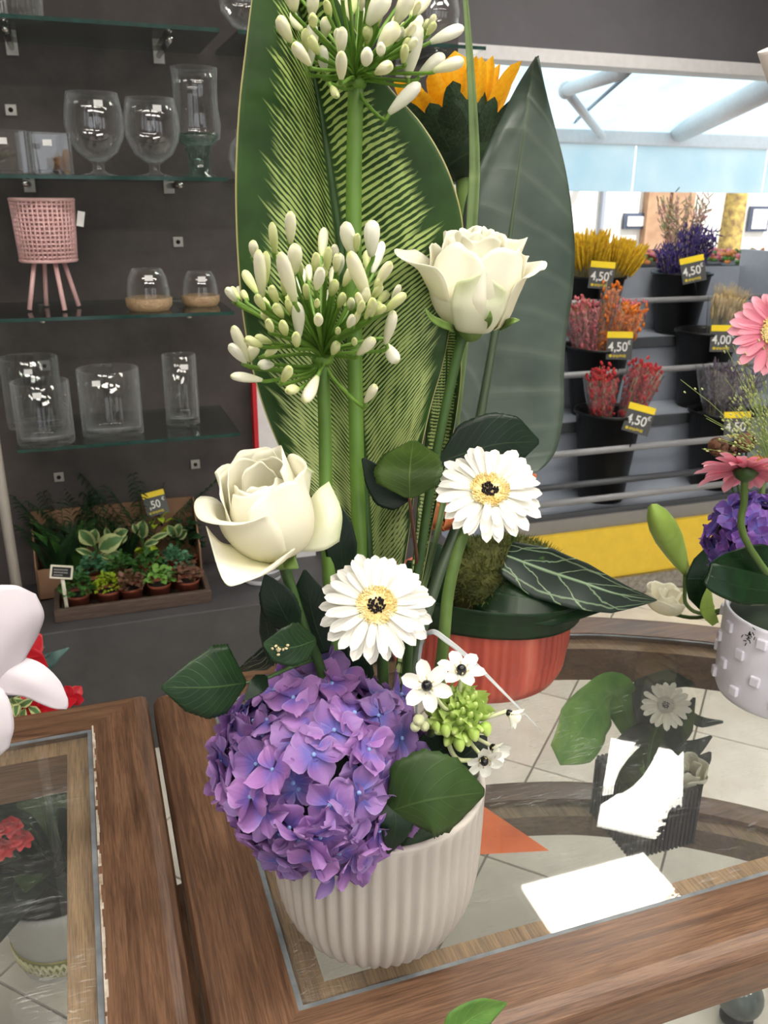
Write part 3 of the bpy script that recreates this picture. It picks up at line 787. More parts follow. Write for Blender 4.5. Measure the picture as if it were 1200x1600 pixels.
# glass domes on wooden dishes
m_dish = woodmat('pale_mango_wood', (150, 118, 86), (206, 178, 140), 0, 2.0, .55)
def dome(label, px, Y, k):
    x = P(px, 470, Y)[0]; z = SZ[2]; t = thing('cloche_dish', label, 'terrarium', (x, Y, z), 'glass domes on wooden dishes')
    MB().lathe([(.046*k, .0), (.054*k, .010*k), (.0555*k, .028*k), (.051*k, .030*k), (.048*k, .016*k), (.001, .014*k)], 40, (x, Y, z)).build('wooden_dish', m_dish, t)
    pr = [(.050, .018), (.050, .045), (.045, .075), (.036, .094), (.033, .096)]
    pr = [(a*k, b*k) for a, b in pr]; inn = [(a-.003, b) for a, b in pr]
    MB().lathe(pr+inn[::-1], 40, (x, Y, z), closed=True).build('glass_dome', m_vase, t)
    sticker(t, x, Y, z, .046*k, .078*k)
dome('larger glass dome on a wooden dish, nearer the pink planter', 233, 2.21, 1.0)
dome('smaller glass dome on a wooden dish at the right shelf end', 314, 2.27, .86)
# lowest shelf: cylinder vases
def cyl(label, px, Y, r, h, st=0):
    x = P(px, 680, Y)[0]; z = SZ[3]; t = thing('cylinder_vase', label, 'vase', (x, Y, z), 'clear cylinder vases')
    prof = [(r, .0), (r, .014), (r, h-.001), (r-.001, h), (r-.003, h), (r-.0038, h-.002), (r-.0038, .016), (.001, .013)]
    MB().lathe([(.001, 0)]+prof, 48, (x, Y, z), closed=True).build('cylinder', m_vase, t)
    sticker(t, x, Y, z, r, h*.86, st)
cyl('wide low cylinder vase standing in front at the left shelf end', 72, 2.18, .066, .148, -.005)
cyl('taller cylinder vase behind the low one at the left shelf end', 60, 2.35, .070, .178)
cyl('wide clear cylinder vase in the middle of the lowest shelf', 178, 2.22, .074, .163, -.03)
cyl('tall narrow cylinder vase at the right end of the lowest shelf', 288, 2.27, .043, .180, .008)
# boards and pot right of the shelves
a = P(404, 640, 2.40); bd_ = thing('leaning_board', 'white board with a red edge leaning on the wall behind the bouquet', 'board', (a[0], 2.42, LEDGE))
MB().bb((a[0]-.004, 2.40, LEDGE), (a[0]+.16, 2.425, P(404, 596, 2.40)[2])).build('board', m_white, bd_, False)
MB().bb((a[0]-.016, 2.395, LEDGE), (a[0]-.004, 2.43, P(395, 598, 2.40)[2])).build('red_edge', mk('red_edge', (196, 34, 44), .5), bd_, False)
a = P(404, 920, 2.28); wp = thing('white_pot', 'white wavy-ribbed pot on the dark ledge behind the left rose', 'pot', (a[0]+.01, 2.28, LEDGE))
prof = [(.050, 0), (.056, .006)]+[(.056+.022*k/12+(.002 if k % 2 else -.001), .012+.115*k/12) for k in range(13)]+[(.072, .127), (.06, .02), (.001, .02)]
MB().lathe(prof, 40, (a[0]+.01, 2.28, LEDGE)).build('body', mk('white_glaze', (232, 232, 236), .3), wp)

# ================================================================ TRAY AND CARTON OF SMALL PLANTS ON THE LEDGE
m_tray = woodmat('tray_wood', (76, 62, 54), (112, 94, 84), 0, 1.5, .6)
m_kraft = mk('kraft_board', (150, 116, 88), .85, (132, 100, 76), 8)
m_terra = mk('terracotta_plastic', (150, 78, 56), .6, (132, 66, 46), 20)
m_soil = mk('potting_soil', (40, 30, 26), .95, (24, 18, 16), 90, bump=.5, bscale=200)
TY0, TY1 = 2.17, 2.315
x0 = P(88, 985, TY0)[0]; x1 = P(332, 950, TY0)[0]
tray = thing('wooden_tray', 'shallow brown wooden tray holding the front row of plants on the ledge', 'tray', ((x0+x1)/2, (TY0+TY1)/2, LEDGE))
MB().bb((x0+.01, TY0+.01, LEDGE), (x1-.01, TY1, LEDGE+.008)).build('base', m_tray, tray, False)
for nm, aa, bb_ in (('front_side', (x0, TY0, LEDGE), (x1, TY0+.014, LEDGE+.036)), ('back_side', (x0, TY1-.012, LEDGE), (x1, TY1, LEDGE+.036)),
                  ('end_side', (x0, TY0+.014, LEDGE), (x0+.014, TY1-.012, LEDGE+.036)), ('end_side', (x1-.014, TY0+.014, LEDGE), (x1, TY1-.012, LEDGE+.036))):
    MB().bb(aa, bb_).build(nm, m_tray, tray, False, bevel=.002)
cx0, cx1, cy0, cy1 = P(62, 930, 2.33)[0], P(314, 880, 2.33)[0], 2.325, 2.442
ct = thing('cardboard_carton', 'open kraft cardboard carton of taller plants behind the wooden tray', 'carton', ((cx0+cx1)/2, cy1, LEDGE))
MB().bb((cx0, cy0, LEDGE), (cx1, cy1, LEDGE+.004)).build('bottom', m_kraft, ct, False)
MB().bb((cx0, cy1-.004, LEDGE), (cx1, cy1, LEDGE+.22)).build('back_flap', m_kraft, ct, False)
for x in (cx0, cx1):
    mb = MB(); poly = [(cy0, LEDGE), (cy1, LEDGE), (cy1, LEDGE+.22), (cy1-.03, LEDGE+.225), (cy0+.02, LEDGE+.12), (cy0, LEDGE+.10)]
    n = len(poly); mb.add([(x-.002, y, z) for y, z in poly]+[(x+.002, y, z) for y, z in poly],
        [tuple(range(n-1, -1, -1)), tuple(range(n, 2*n))]+[(i, (i+1) % n, n+(i+1) % n, n+i) for i in range(n)])
    mb.build('side_flap', m_kraft, ct, False)
MB().bb((cx0, cy0, LEDGE), (cx0+.06, cy0+.003, LEDGE+.09)).build('front_flap', m_kraft, ct, False)

m_g = dict(lime=mk('foliage_lime', (176, 196, 48), .5, (130, 160, 30), 40, trans=.2), mid=mk('foliage_mid', (84, 132, 62), .5, (48, 92, 40), 40, trans=.2),
           dark=mk('foliage_dark', (38, 70, 36), .45, (20, 42, 22), 40, trans=.1), pale=mk('foliage_pale', (140, 186, 92), .5, (110, 160, 70), 40, trans=.2),
           red=mk('foliage_pinkish', (150, 104, 88), .55, (96, 76, 52), 50, trans=.2), blue=mk('foliage_bluegreen', (96, 150, 112), .5, (60, 112, 80), 40, trans=.2))
m_vari = NT('variegated_leaf'); _u, _v = m_vari.uv()
_au = m_vari.math('ABSOLUTE', m_vari.math('MULTIPLY_ADD', _u, 2, -1))
_f = m_vari.math('ADD', _au, m_vari.math('MULTIPLY', m_vari.math('SUBTRACT', m_vari.noise(60, m_vari.obj()), .5), .5))
_c = m_vari.ramp(_f, [(.45, s2l((92, 128, 78))), (.62, s2l((196, 206, 146)))]); m_vari.link(_c, m_vari.b.inputs['Base Color']); m_vari.translucent(_c, .15); m_vari = m_vari.m
def small_leaf(mb, base, d, l, w, r):
    d = nz(d); tip = base+d*l; midp = (base+tip)/2+np.array((0, 0, l*.12))
    mb.leaf([base, midp, tip-np.array((0, 0, l*.1))], [w*.15, w*.5, w*.46, w*.05], nu=2, nv=4, cup=.3, side=np.cross(d, (r.gauss(0, .3), r.gauss(0, .3), 1)))
def plantlet(label, px, py, Y, zbase, rp, hp, mat, n, ll, lw, spread, hg, seed, form='bush', pot=None):
    r = random.Random(seed); x = P(px, py, Y)[0]
    t = thing('potted_plant', label, 'plant', (x, Y, zbase), 'small potted plants on the ledge')
    MB().lathe([(rp*.78, 0), (rp*.95, hp*.85), (rp, hp*.86), (rp, hp), (rp*.92, hp), (rp*.9, hp*.8), (.001, hp*.8)], 20, (x, Y, zbase)).build('pot', pot or m_terra, t)
    MB().lathe([(rp*.9, hp*.82), (rp*.7, hp*.86), (.001, hp*.88)], 14, (x, Y, zbase)).build('soil', m_soil, t)
    mb = MB(); c = np.array((x, Y, zbase+hp*.85))
    for k in range(n):
        q = r.uniform(0, 6.28); rr = math.sqrt(r.random())
        if form == 'bush':
            p = c+np.array((math.cos(q)*rr*spread, math.sin(q)*rr*spread*.9, hg*(.25+.75*(1-rr*rr))*r.uniform(.5, 1)))
            small_leaf(mb, p, (math.cos(q)+r.gauss(0, .5), math.sin(q)+r.gauss(0, .5), r.uniform(-.1, .7)), ll*r.uniform(.7, 1.2), lw*r.uniform(.8, 1.2), r)
        elif form == 'upright':
            d = nz((math.cos(q)*rr*.5, math.sin(q)*rr*.5, 1)); p = c+np.array((math.cos(q), math.sin(q), 0))*rp*.3
            mb.leaf([p, p+d*ll*.5, p+d*ll+np.array((math.cos(q), math.sin(q), 0))*ll*.2], [lw*.3, lw*.5, lw*.35, lw*.04], nu=2, nv=5, fold=.3)
        elif form == 'palm':
            d = np.array((math.cos(q)*.6*rr, math.sin(q)*.35*rr, 1)); tip = c+nz(d)*hg*r.uniform(.7, 1.05)+np.array((math.cos(q)*spread*.7, -.02, -hg*.1))
            pts = [c, c+(tip-c)*.5+np.array((0, 0, .02)), tip]; mb.tube(pts, .001, 4, 5)
            for m in range(12):
                f = .3+.7*m/11; b = cr(pts, f)
                for s in (-1, 1): small_leaf(mb, b, np.array((math.cos(q)*.4+s*math.sin(q+.7), s*.5, -.15)), ll*(1.2-f*.6), lw, r)
    tag(mb.build('foliage', mat, t), kind='stuff')
    return t, c
zt0 = LEDGE+.008
for k, (lab, px, mat, n, ll, lw, sp, hg, fm) in enumerate((
    ('trailing green ivy pot with the white label stake', 124, 'mid', 110, .016, .013, .040, .075, 'bush'),
    ('bright lime-green tiny-leaved plant in the front row', 172, 'lime', 170, .010, .008, .036, .058, 'bush'),
    ('pink-brown mottled plant in the middle of the front row', 208, 'red', 90, .017, .015, .036, .052, 'bush'),
    ('pale green broad-leaved plant in the front row', 252, 'pale', 46, .026, .018, .036, .052, 'bush'),
    ('brownish mottled plant at the right end of the front row', 297, 'red', 90, .016, .013, .036, .055, 'bush'))):
    plantlet(lab, px, 950, 2.225, zt0, .032, .046, m_g[mat], n, ll, lw, sp, hg, 40+k, fm)
for k, (lab, px, mat, n, ll, sp, hg) in enumerate((
    ('mid green bushy plant behind the label stake', 146, 'blue', 110, .018, .042, .085), ('mid green leafy plant behind the lime one', 190, 'mid', 110, .018, .042, .078),
    ('fresh green leafy plant behind the pale broad-leaved one', 232, 'mid', 110, .018, .042, .08), ('green leafy plant in front of the carton right end', 276, 'blue', 100, .018, .042, .08))):
    plantlet(lab, px, 900, 2.285, zt0, .024, .052, m_g[mat], n, ll, .013, sp, hg, 60+k)
zc = LEDGE+.004
for k, (lab, px, Y, mat, n, ll, lw, sp, hg, fm) in enumerate((
    ('upright dark green plant at the carton left end', 82, 2.37, 'dark', 18, .15, .03, .04, .15, 'upright'),
    ('dark upright plant with yellow-green leaves in the carton', 112, 2.40, 'mid', 9, .17, .035, .04, .16, 'upright'),
    ('dark feathery palm at the back left of the carton', 98, 2.41, 'dark', 9, .04, .006, .10, .26, 'palm'),
    ('dark feathery palm at the back middle of the carton', 150, 2.415, 'dark', 9, .04, .006, .10, .27, 'palm'),
    ('dark feathery palm at the back right of the carton', 230, 2.41, 'dark', 10, .04, .006, .11, .30, 'palm'),
    ('dark green grassy plant below the price card', 195, 2.40, 'dark', 26, .15, .012, .04, .15, 'upright'),
    ('yellow-green croton-like plant beside the price card', 250, 2.36, 'lime', 16, .035, .02, .045, .16, 'bush'),
    ('dark glossy plant at the carton right end', 292, 2.37, 'dark', 60, .03, .02, .04, .14, 'bush'))):
    plantlet(lab, px, 850, Y, zc, .03, .055, m_g[mat], n, ll, lw, sp, hg, 80+k, fm)
# variegated plants with leaves large enough to tell apart
def variegated(label, px, py, Y, leaves):
    x = P(px, py, Y)[0]; t = thing('variegated_plant', label, 'plant', (x, Y, zc), 'cream-edged variegated plants in the carton')
    MB().lathe([(.024, 0), (.029, .05), (.027, .05), (.026, .042), (.001, .042)], 20, (x, Y, zc)).build('pot', m_terra, t)
    for (bx, by, tx, ty, w) in leaves:
        b, tp = P(bx, by, Y-.01), P(tx, ty, Y-.035); m = (b+tp)/2+np.array((0, -.008, .006)); k = w/ppm(m)
        lf = MB().leaf([b, m, tp], [k*.2, k*.9, k, k*.75, k*.05], nu=6, nv=10, cup=.35).build('leaf', m_vari, t)
        MB().tube([np.array((x, Y, zc+.045)), (np.array((x, Y, zc+.05))+b)/2+np.array((.003, 0, .02)), b], .0016, 5, 6).build('leaf_stalk', m_g['mid'], lf)
variegated('variegated plant with large round cream-edged leaves in the carton', 153, 880, 2.345,
    ((146, 852, 124, 828, 12), (148, 848, 150, 826, 10), (156, 858, 192, 840, 15), (158, 868, 190, 866, 9), (146, 868, 118, 858, 6), (160, 872, 180, 876, 8)))
variegated('variegated plant with pointed pale leaves behind the round-leaved one', 178, 860, 2.385, ((172, 845, 165, 824, 6), (178, 842, 200, 828, 9), (182, 850, 200, 838, 7)))
variegated('variegated plant with a broad green-centred leaf below the price card', 225, 860, 2.375, ((222, 840, 224, 812, 11), (216, 836, 208, 818, 6), (232, 846, 266, 832, 5), (226, 852, 248, 846, 6)))
variegated('variegated plant with fan-shaped leaves at the carton right', 276, 860, 2.37, ((274, 840, 262, 820, 8), (276, 838, 282, 818, 8), (280, 842, 292, 828, 7)))
# label stake
s0, s1 = P(108, 972, 2.20), P(97, 900, 2.195); tp = P(96, 894, 2.195)
sk = thing('label_stake', 'white plant stake with a black lettered plate in the front tray', 'plant label', s0)
m_stake = mk('ivory_plastic', (226, 222, 204), .5)
MB().tube([s0-np.array((0, 0, .02)), (s0+s1)/2, s1], [.0055, .0055], 6).build('stem', m_stake, sk)
Rf = frame(nz(CAMPOS-tp), CR) @ Matrix.Rotation(-.06, 3, 'Z')
c = np.array(tp); MB().box(c, (.056, .036, .004), Rf).build('plate', m_stake, sk, False, bevel=.006)
pt = MB().box(Vector(c)+Rf @ Vector((0, 0, .002)), (.046, .026, .002), Rf).build('black_panel', m_black, sk, False, bevel=.004)
mb = MB(); rr = random.Random(4)
for j, yy in enumerate((.006, -.001, -.008)):
    for i in range(9 if j < 2 else 6): mb.box(Vector(c)+Rf @ Vector((-.017+i*.0038, yy, .0032)), (.0022, .0035, .0005), Rf)
mb.build('lettering', mk('faint_lettering', (150, 150, 150), .7), pt, False)
# price card in the carton (partly hidden by leaves)
price_card(',50 price card with yellow band stuck among the carton plants', 243, 786, 2.39, ',50', .062, .068, .28)
# ================================================================ MAIN BOUQUET
def pts(l): return [P(*q_) for q_ in l]
def unit_bud():
    """agapanthus bud along +z from 0 to 1, unit width: slim tube swelling to a blunt pointed tip"""
    prof = [(.001, 0), (.20, .015), (.27, .10), (.37, .24), (.47, .42), (.52, .58), (.51, .74), (.42, .88), (.22, .97), (.001, 1.0)]
    return MB().lathe(prof, 12, rib=lambda q_, r, z: r*(1+.07*math.cos(3*q_)))
def petal_mesh(name, mat, L=1.0, wd=.2, tip=.55, curl=-.1, cupp=.25, nu=4, nv=8, notch=0, base=.35):
    """petal from origin along +x, lying in xy, face up +z"""
    def fn(a, v):
        u = a*2-1
        w = wd*(base+(1-base)*math.sin(min(v/tip, 1)*1.5708))*(1 if v < tip else math.sqrt(max(0, 1-((v-tip)/(1-tip))**2.0)))
        w = max(w, .004)
        x = L*v*(1-notch*(1-abs(u))*(v > .98))
        return (x, u*w, curl*v*v*L+cupp*w*u*u+.02*L*math.sin(v*3.1))
    return MB().grid(nu, nv, fn).mesh(name, mat)

# ---- the pot
PC = np.array((.2005, .587, TOP))
m_pot = mk('matte_stone_grey_ceramic', (192, 185, 176), .62, (186, 179, 170), 12, bump=.03, bscale=300)
pot = thing('flower_pot', 'pale stone-grey fluted pot holding the tall white and purple bouquet', 'pot', PC)
NR = 46
def flute(q_, r, z):
    k = min(1, max(0, (z-.006)/.02)); k = k if z < .158 else .0
    return r-.0034*k*(1-abs(math.cos(NR*q_/2)))*1.25
oprof = [(.001, .0), (.050, 0), (.0535, .002), (.0540, .007), (.0640, .012), (.0735, .021), (.0815, .034), (.0872, .050), (.0908, .070), (.0926, .095), (.0936, .150), (.0938, .158), (.0930, .1605)]
MB().lathe(oprof+[(.0888, .1605), (.0880, .155), (.0850, .09), (.07, .03), (.001, .025)], NR*6, PC, rib=lambda q_, r, z: flute(q_, r, z), closed=True).build('body', m_pot, pot)
foam = MB().lathe([(.066, .032), (.0845, .10), (.0862, .140), (.07, .150), (.001, .152)], 40, PC).build('floral_foam', mk('wet_floral_foam', (44, 62, 40), .95, (30, 46, 30), 60, bump=.4), None, loc=PC+np.array((0, 0, .032)))
tag(foam, 'dark green floral foam filling the fluted pot', 'floral foam')
RIM = TOP+.150
def base(px, dy=0.0):                       # point in the foam below pixel column px
    p = np.array((PC[0]+(px-590)/1750., PC[1]+dy, RIM-.02)); return p

# ---- striped leaf
t = NT('striped_leaf'); u, v = t.uv()
au = t.math('ABSOLUTE', t.math('MULTIPLY_ADD', u, 2, -1))
cmb = t.new('ShaderNodeCombineXYZ'); t.link(t.math('MULTIPLY', au, .35), cmb.inputs[0]); t.link(v, cmb.inputs[1]); t.link(t.math('GREATER_THAN', u, .5), cmb.inputs[2])
jit = t.noise(40, cmb.outputs[0], 2); grp = t.noise(26, cmb.outputs[0], 1)
vv = t.math('ADD', v, t.math('MULTIPLY', t.math('SUBTRACT', jit, .5), .0025))
fr = t.math('FRACT', t.math('MULTIPLY', vv, 128))
frac = t.math('SUBTRACT', .86, t.math('MULTIPLY', v, .50))
frac = t.math('ADD', frac, t.math('MULTIPLY', t.math('SUBTRACT', grp, .5), 1.1))
st = t.math('MULTIPLY', t.math('SUBTRACT', frac, fr), 7, clamp=True)
cm2 = t.new('ShaderNodeCombineXYZ'); t.link(v, cm2.inputs[1]); t.link(t.math('GREATER_THAN', u, .5), cm2.inputs[2])
ext = t.math('ADD', t.math('MULTIPLY', t.math('SUBTRACT', t.noise(60, cm2.outputs[0], 2), .5), .7), t.math('SUBTRACT', .92, t.math('MULTIPLY', v, .30)))
inn = t.math('MULTIPLY', t.math('SUBTRACT', ext, au), 9, clamp=True)
notmid = t.math('MULTIPLY', t.math('SUBTRACT', au, .045), 30, clamp=True)
mask = t.math('MULTIPLY', t.math('MULTIPLY', st, inn), notmid)
dk = t.ramp(t.noise(18, t.obj()), [(.35, s2l((32, 56, 20))), (.7, s2l((50, 80, 32)))])
pc_ = t.mix(v, s2l((172, 184, 126)), s2l((158, 182, 92)))
colr = t.mix(mask, dk, pc_)
edge = t.math('MULTIPLY', t.math('SUBTRACT', au, .985), 100, clamp=True)
colr = t.mix(edge, colr, s2l((170, 164, 110)))
t.link(colr, t.b.inputs['Base Color']); t.b.inputs['Roughness'].default_value = .45; t.b.inputs['Specular IOR Level'].default_value = .25; t.bump(fr, .12, .001); t.translucent(colr, .12)
m_stripe = t.m
rows = [((545, 880), (579, 940), (628, 905), .660), ((500, 800), (578, 905), (640, 830), .672), ((450, 725), (576, 850), (654, 725), .68), ((418, 655), (572, 800), (672, 640), .69),
        ((395, 580), (568, 745), (692, 570), .70), ((380, 500), (562, 680), (704, 510), .708), ((372, 420), (556, 615), (714, 458), .715), ((368, 335), (549, 550), (722, 400), .72),
        ((368, 260), (541, 470), (722, 340), .725), ((373, 165), (531, 380), (700, 265), .73), ((382, 85), (517, 280), (660, 195), .735), ((392, 5), (502, 180), (600, 125), .74),
        ((402, -60), (482, 80), (545, 30), .742), ((410, -105), (460, -10), (500, -50), .744), ((418, -140), (440, -80), (465, -110), .745), ((423, -165), (424, -166), (425, -165), .745)]
def rowleaf(rows, cupL, cupR, groove=.006):
    ctrl = []
    for L, M, R, Y in rows:
        l, m, r = P(*L, Y-cupL), P(*M, Y), P(*R, Y-cupR)
        ml = (l+m)/2+np.array((0, -groove-cupL*.1, .4*groove)); mr = (r+m)/2+np.array((0, -groove-cupR*.1, .4*groove))
        ctrl.append([l, (l+ml)/2+np.array((0, -groove*.3, 0)), ml, (ml+m)/2+np.array((0, -groove*.2, 0)), m, (mr+m)/2+np.array((0, -groove*.2, 0)), mr, (r+mr)/2+np.array((0, -groove*.3, 0)), r])
    return ctrl
lf = thing('striped_leaf', 'huge pale-striped green leaf standing upright at the back of the bouquet', 'leaf', base(575, .05))
MB().patch(rowleaf(rows, .022, .03), 40, 120).build('blade', m_stripe, lf, thick=.0007)
m_rib = mk('leaf_rib_green', (56, 86, 40), .4, (44, 70, 32), 30)
MB().tube([base(575, .05)]+[P(*r[1], r[3]+.001) for r in rows[:-1]], [.006, .0055, .005, .0045, .004, .003, .002, .001], 8, 60).build('midrib', m_rib, lf)
lf2 = thing('striped_leaf', 'second striped leaf, a narrow rolled strip beside the upper rose stem', 'leaf', base(640, .06))
mid = [base(640, .06)]+pts([(652, 900, .70), (670, 780, .735), (690, 670, .752), (698, 580, .758), (694, 500, .76), (682, 420, .762), (670, 350, .763)])
MB().leaf(mid, [.004, .006, .010, .014, .016, .014, .010, .002], nv=50, nu=10, fold=.5, roll=.3).build('blade', m_stripe, lf2, thick=.0006)
# ---- dull dark leaf
t = NT('dull_dark_leaf'); u, v = t.uv(); au = t.math('ABSOLUTE', t.math('MULTIPLY_ADD', u, 2, -1))
s = t.math('FRACT', t.math('ADD', t.math('MULTIPLY', v, 13), t.math('MULTIPLY', t.noise(6, t.obj()), .5)))
sv = t.math('SUBTRACT', 1, t.math('DIVIDE', t.math('ABSOLUTE', t.math('SUBTRACT', s, .5)), .16), clamp=True)
bl = t.noise(7, t.obj(), 4, .6)
base_c = t.ramp(bl, [(.32, s2l((46, 60, 50))), (.7, s2l((84, 98, 86)))])
colr = t.mix(t.math('MULTIPLY', sv, .13), base_c, s2l((116, 128, 112)))
mv = t.math('SUBTRACT', 1, t.math('DIVIDE', au, .06), clamp=True)
colr = t.mix(t.math('MULTIPLY', mv, .6), colr, s2l((84, 100, 72)))
t.link(colr, t.b.inputs['Base Color']); t.link(t.math('MULTIPLY_ADD', bl, .3, .2), t.b.inputs['Roughness']); t.bump(sv, .10, .002); t.translucent(colr, .06)
m_dull = t.m
rowsD = [((712, 770), (726, 792), (795, 742), .74), ((700, 715), (732, 765), (838, 738), .752), ((692, 655), (738, 722), (868, 705), .762), ((698, 590), (748, 660), (880, 648), .773), ((710, 515), (762, 582), (881, 590), .785),
         ((718, 440), (776, 500), (884, 530), .795), ((720, 375), (789, 418), (894, 462), .80), ((728, 312), (801, 336), (898, 398), .805), ((752, 250), (812, 252), (894, 335), .81),
         ((785, 180), (822, 182), (884, 268), .812), ((810, 132), (830, 132), (866, 195), .814), ((835, 92), (836, 90), (838, 92), .815)]
dl = thing('dark_leaf', 'large dull grey-green pointed leaf at the right back of the bouquet', 'leaf', base(650, .065))
MB().patch(rowleaf(rowsD, -.02, .012, .004), 28, 70).build('blade', m_dull, dl, thick=.0007)
MB().tube([base(650, .065), P(675, 930, .70)]+[P(*r[1], r[3]+.001) for r in rowsD[:-1]], [.006, .006, .0055, .004, .002, .001], 8, 50).build('midrib', mk('dull_rib', (62, 78, 54), .45), dl)
# ---- grass blade
gb = thing('grass_blade', 'single tall thin grass blade rising between the two big leaves', 'grass', base(640, .072))
MB().leaf([base(640, .072)]+pts([(690, 800, .75), (722, 560, .79), (738, 330, .81), (741, 240, .815), (735, 110, .82), (727, 0, .825), (720, -90, .83)]),
          [.002, .003, .0045, .0055, .005, .0035, .0025, .001], fold=.5, nv=50, nu=4).build('blade', leafmat('grass_green', (112, 134, 84), (160, 176, 120), 1, 0, .02, .5), gb, thick=.0004)

# ---- agapanthus
m_bud = NT('cream_bud'); _u, _v = m_bud.uv()
_c = m_bud.ramp(_v, [(0, s2l((196, 208, 138))), (.32, s2l((238, 238, 208))), (.8, s2l((246, 243, 224))), (1, s2l((214, 218, 150)))])
_h = m_bud.new('ShaderNodeHueSaturation'); m_bud.link(_c, _h.inputs['Color']); m_bud.link(m_bud.math('MULTIPLY_ADD', m_bud.rand(), .8, .6), _h.inputs['Saturation'])
m_bud.link(_h.outputs[0], m_bud.b.inputs['Base Color']); m_bud.b.inputs['Roughness'].default_value = .5; m_bud.translucent(_h.outputs[0], .22); m_bud = m_bud.m
m_gbud = NT('greenish_bud'); _u, _v = m_gbud.uv()
_c = m_gbud.ramp(_v, [(0, s2l((156, 182, 84))), (.35, s2l((214, 222, 150))), (.8, s2l((232, 234, 184))), (1, s2l((190, 202, 112)))])
m_gbud.link(_c, m_gbud.b.inputs['Base Color']); m_gbud.b.inputs['Roughness'].default_value = .5; m_gbud.translucent(_c, .2); m_gbud = m_gbud.m
m_ped = mk('pedicel_green', (118, 156, 62), .45, (92, 132, 44), 40, trans=.1)
m_stem = mk('stem_green', (100, 134, 54), .42, (78, 112, 40), 14, bump=.04)
m_stemd = mk('dark_stem_green', (62, 92, 40), .45, (48, 74, 32), 14)
bud_me = unit_bud().mesh('bud', m_bud); gbud_me = unit_bud().mesh('bud', m_gbud)
def agapanthus(label, center, zoom, buds, stem, srad, Y, seed, extra=0):
    """buds: (base x, y, tip x, y, width) in px; depth follows the round umbel"""
    r = random.Random(seed); C = P(*center, Y)
    t = thing('agapanthus', label, 'flower', stem[0], 'white agapanthus umbels')
    MB().tube(list(stem)+[C], srad, 12, 30).build('stem', m_stem, t)
    MB().ell(C, (.009, .009, .006)).build('umbel_base', m_ped, t)
    Rpx = max(math.hypot((a+c)/2-center[0], (b+d)/2-center[1]) for a, b, c, d, w in buds); k = ppm(C)
    buds = list(buds)
    for i in range(22):                      # younger buds deeper in the umbel
        q_ = r.uniform(.6, 2.5); d_ = Rpx*r.uniform(.35, .8); x_, y_ = center[0]+math.cos(q_)*d_, center[1]-math.sin(q_)*d_*.9
        l_ = r.uniform(16, 26); buds.append((x_, y_, x_+math.cos(q_)*l_*.7, y_-abs(math.sin(q_))*l_-4, r.uniform(10, 14)))
    for (bx, by, tx, ty, w) in buds:
        dpx = math.hypot(bx-center[0], by-center[1]); dep = math.sqrt(max(0, 1-(dpx/(Rpx*1.05))**2))*Rpx*.85/k
        up = (center[1]-by)/Rpx
        s = -1 if (up < .35 or r.random() < .6) else 1
        oy = s*dep*r.uniform(.25, .95)
        b = P(bx, by, Y+oy); e = P(tx, ty, Y+oy*1.25+(-.004 if s < 0 else .004)*1)
        L = np.linalg.norm(e-b); wd = .98*w/ppm(b); b = b-(e-b)*.06; e = e+(e-b)*.04; L = np.linalg.norm(e-b)
        big = w > 16 or L > .03
        M = TR(b, frame(e-b), (wd, wd, L))
        inst(bud_me if (big or r.random() < .35) else gbud_me, 'bud', t, M)
        d = nz(e-b); m1 = C+(b-C)*.5-d*.1*np.linalg.norm(b-C)+np.array((0, 0, .12*np.linalg.norm(b-C)*(1 if by < center[1] else -1)))
        MB().tube([C, C+(m1-C)*.6, b-d*.006, b+d*.002], [.0017, .0014, .0016], 6, 10).build('pedicel', m_ped, t)
    return t
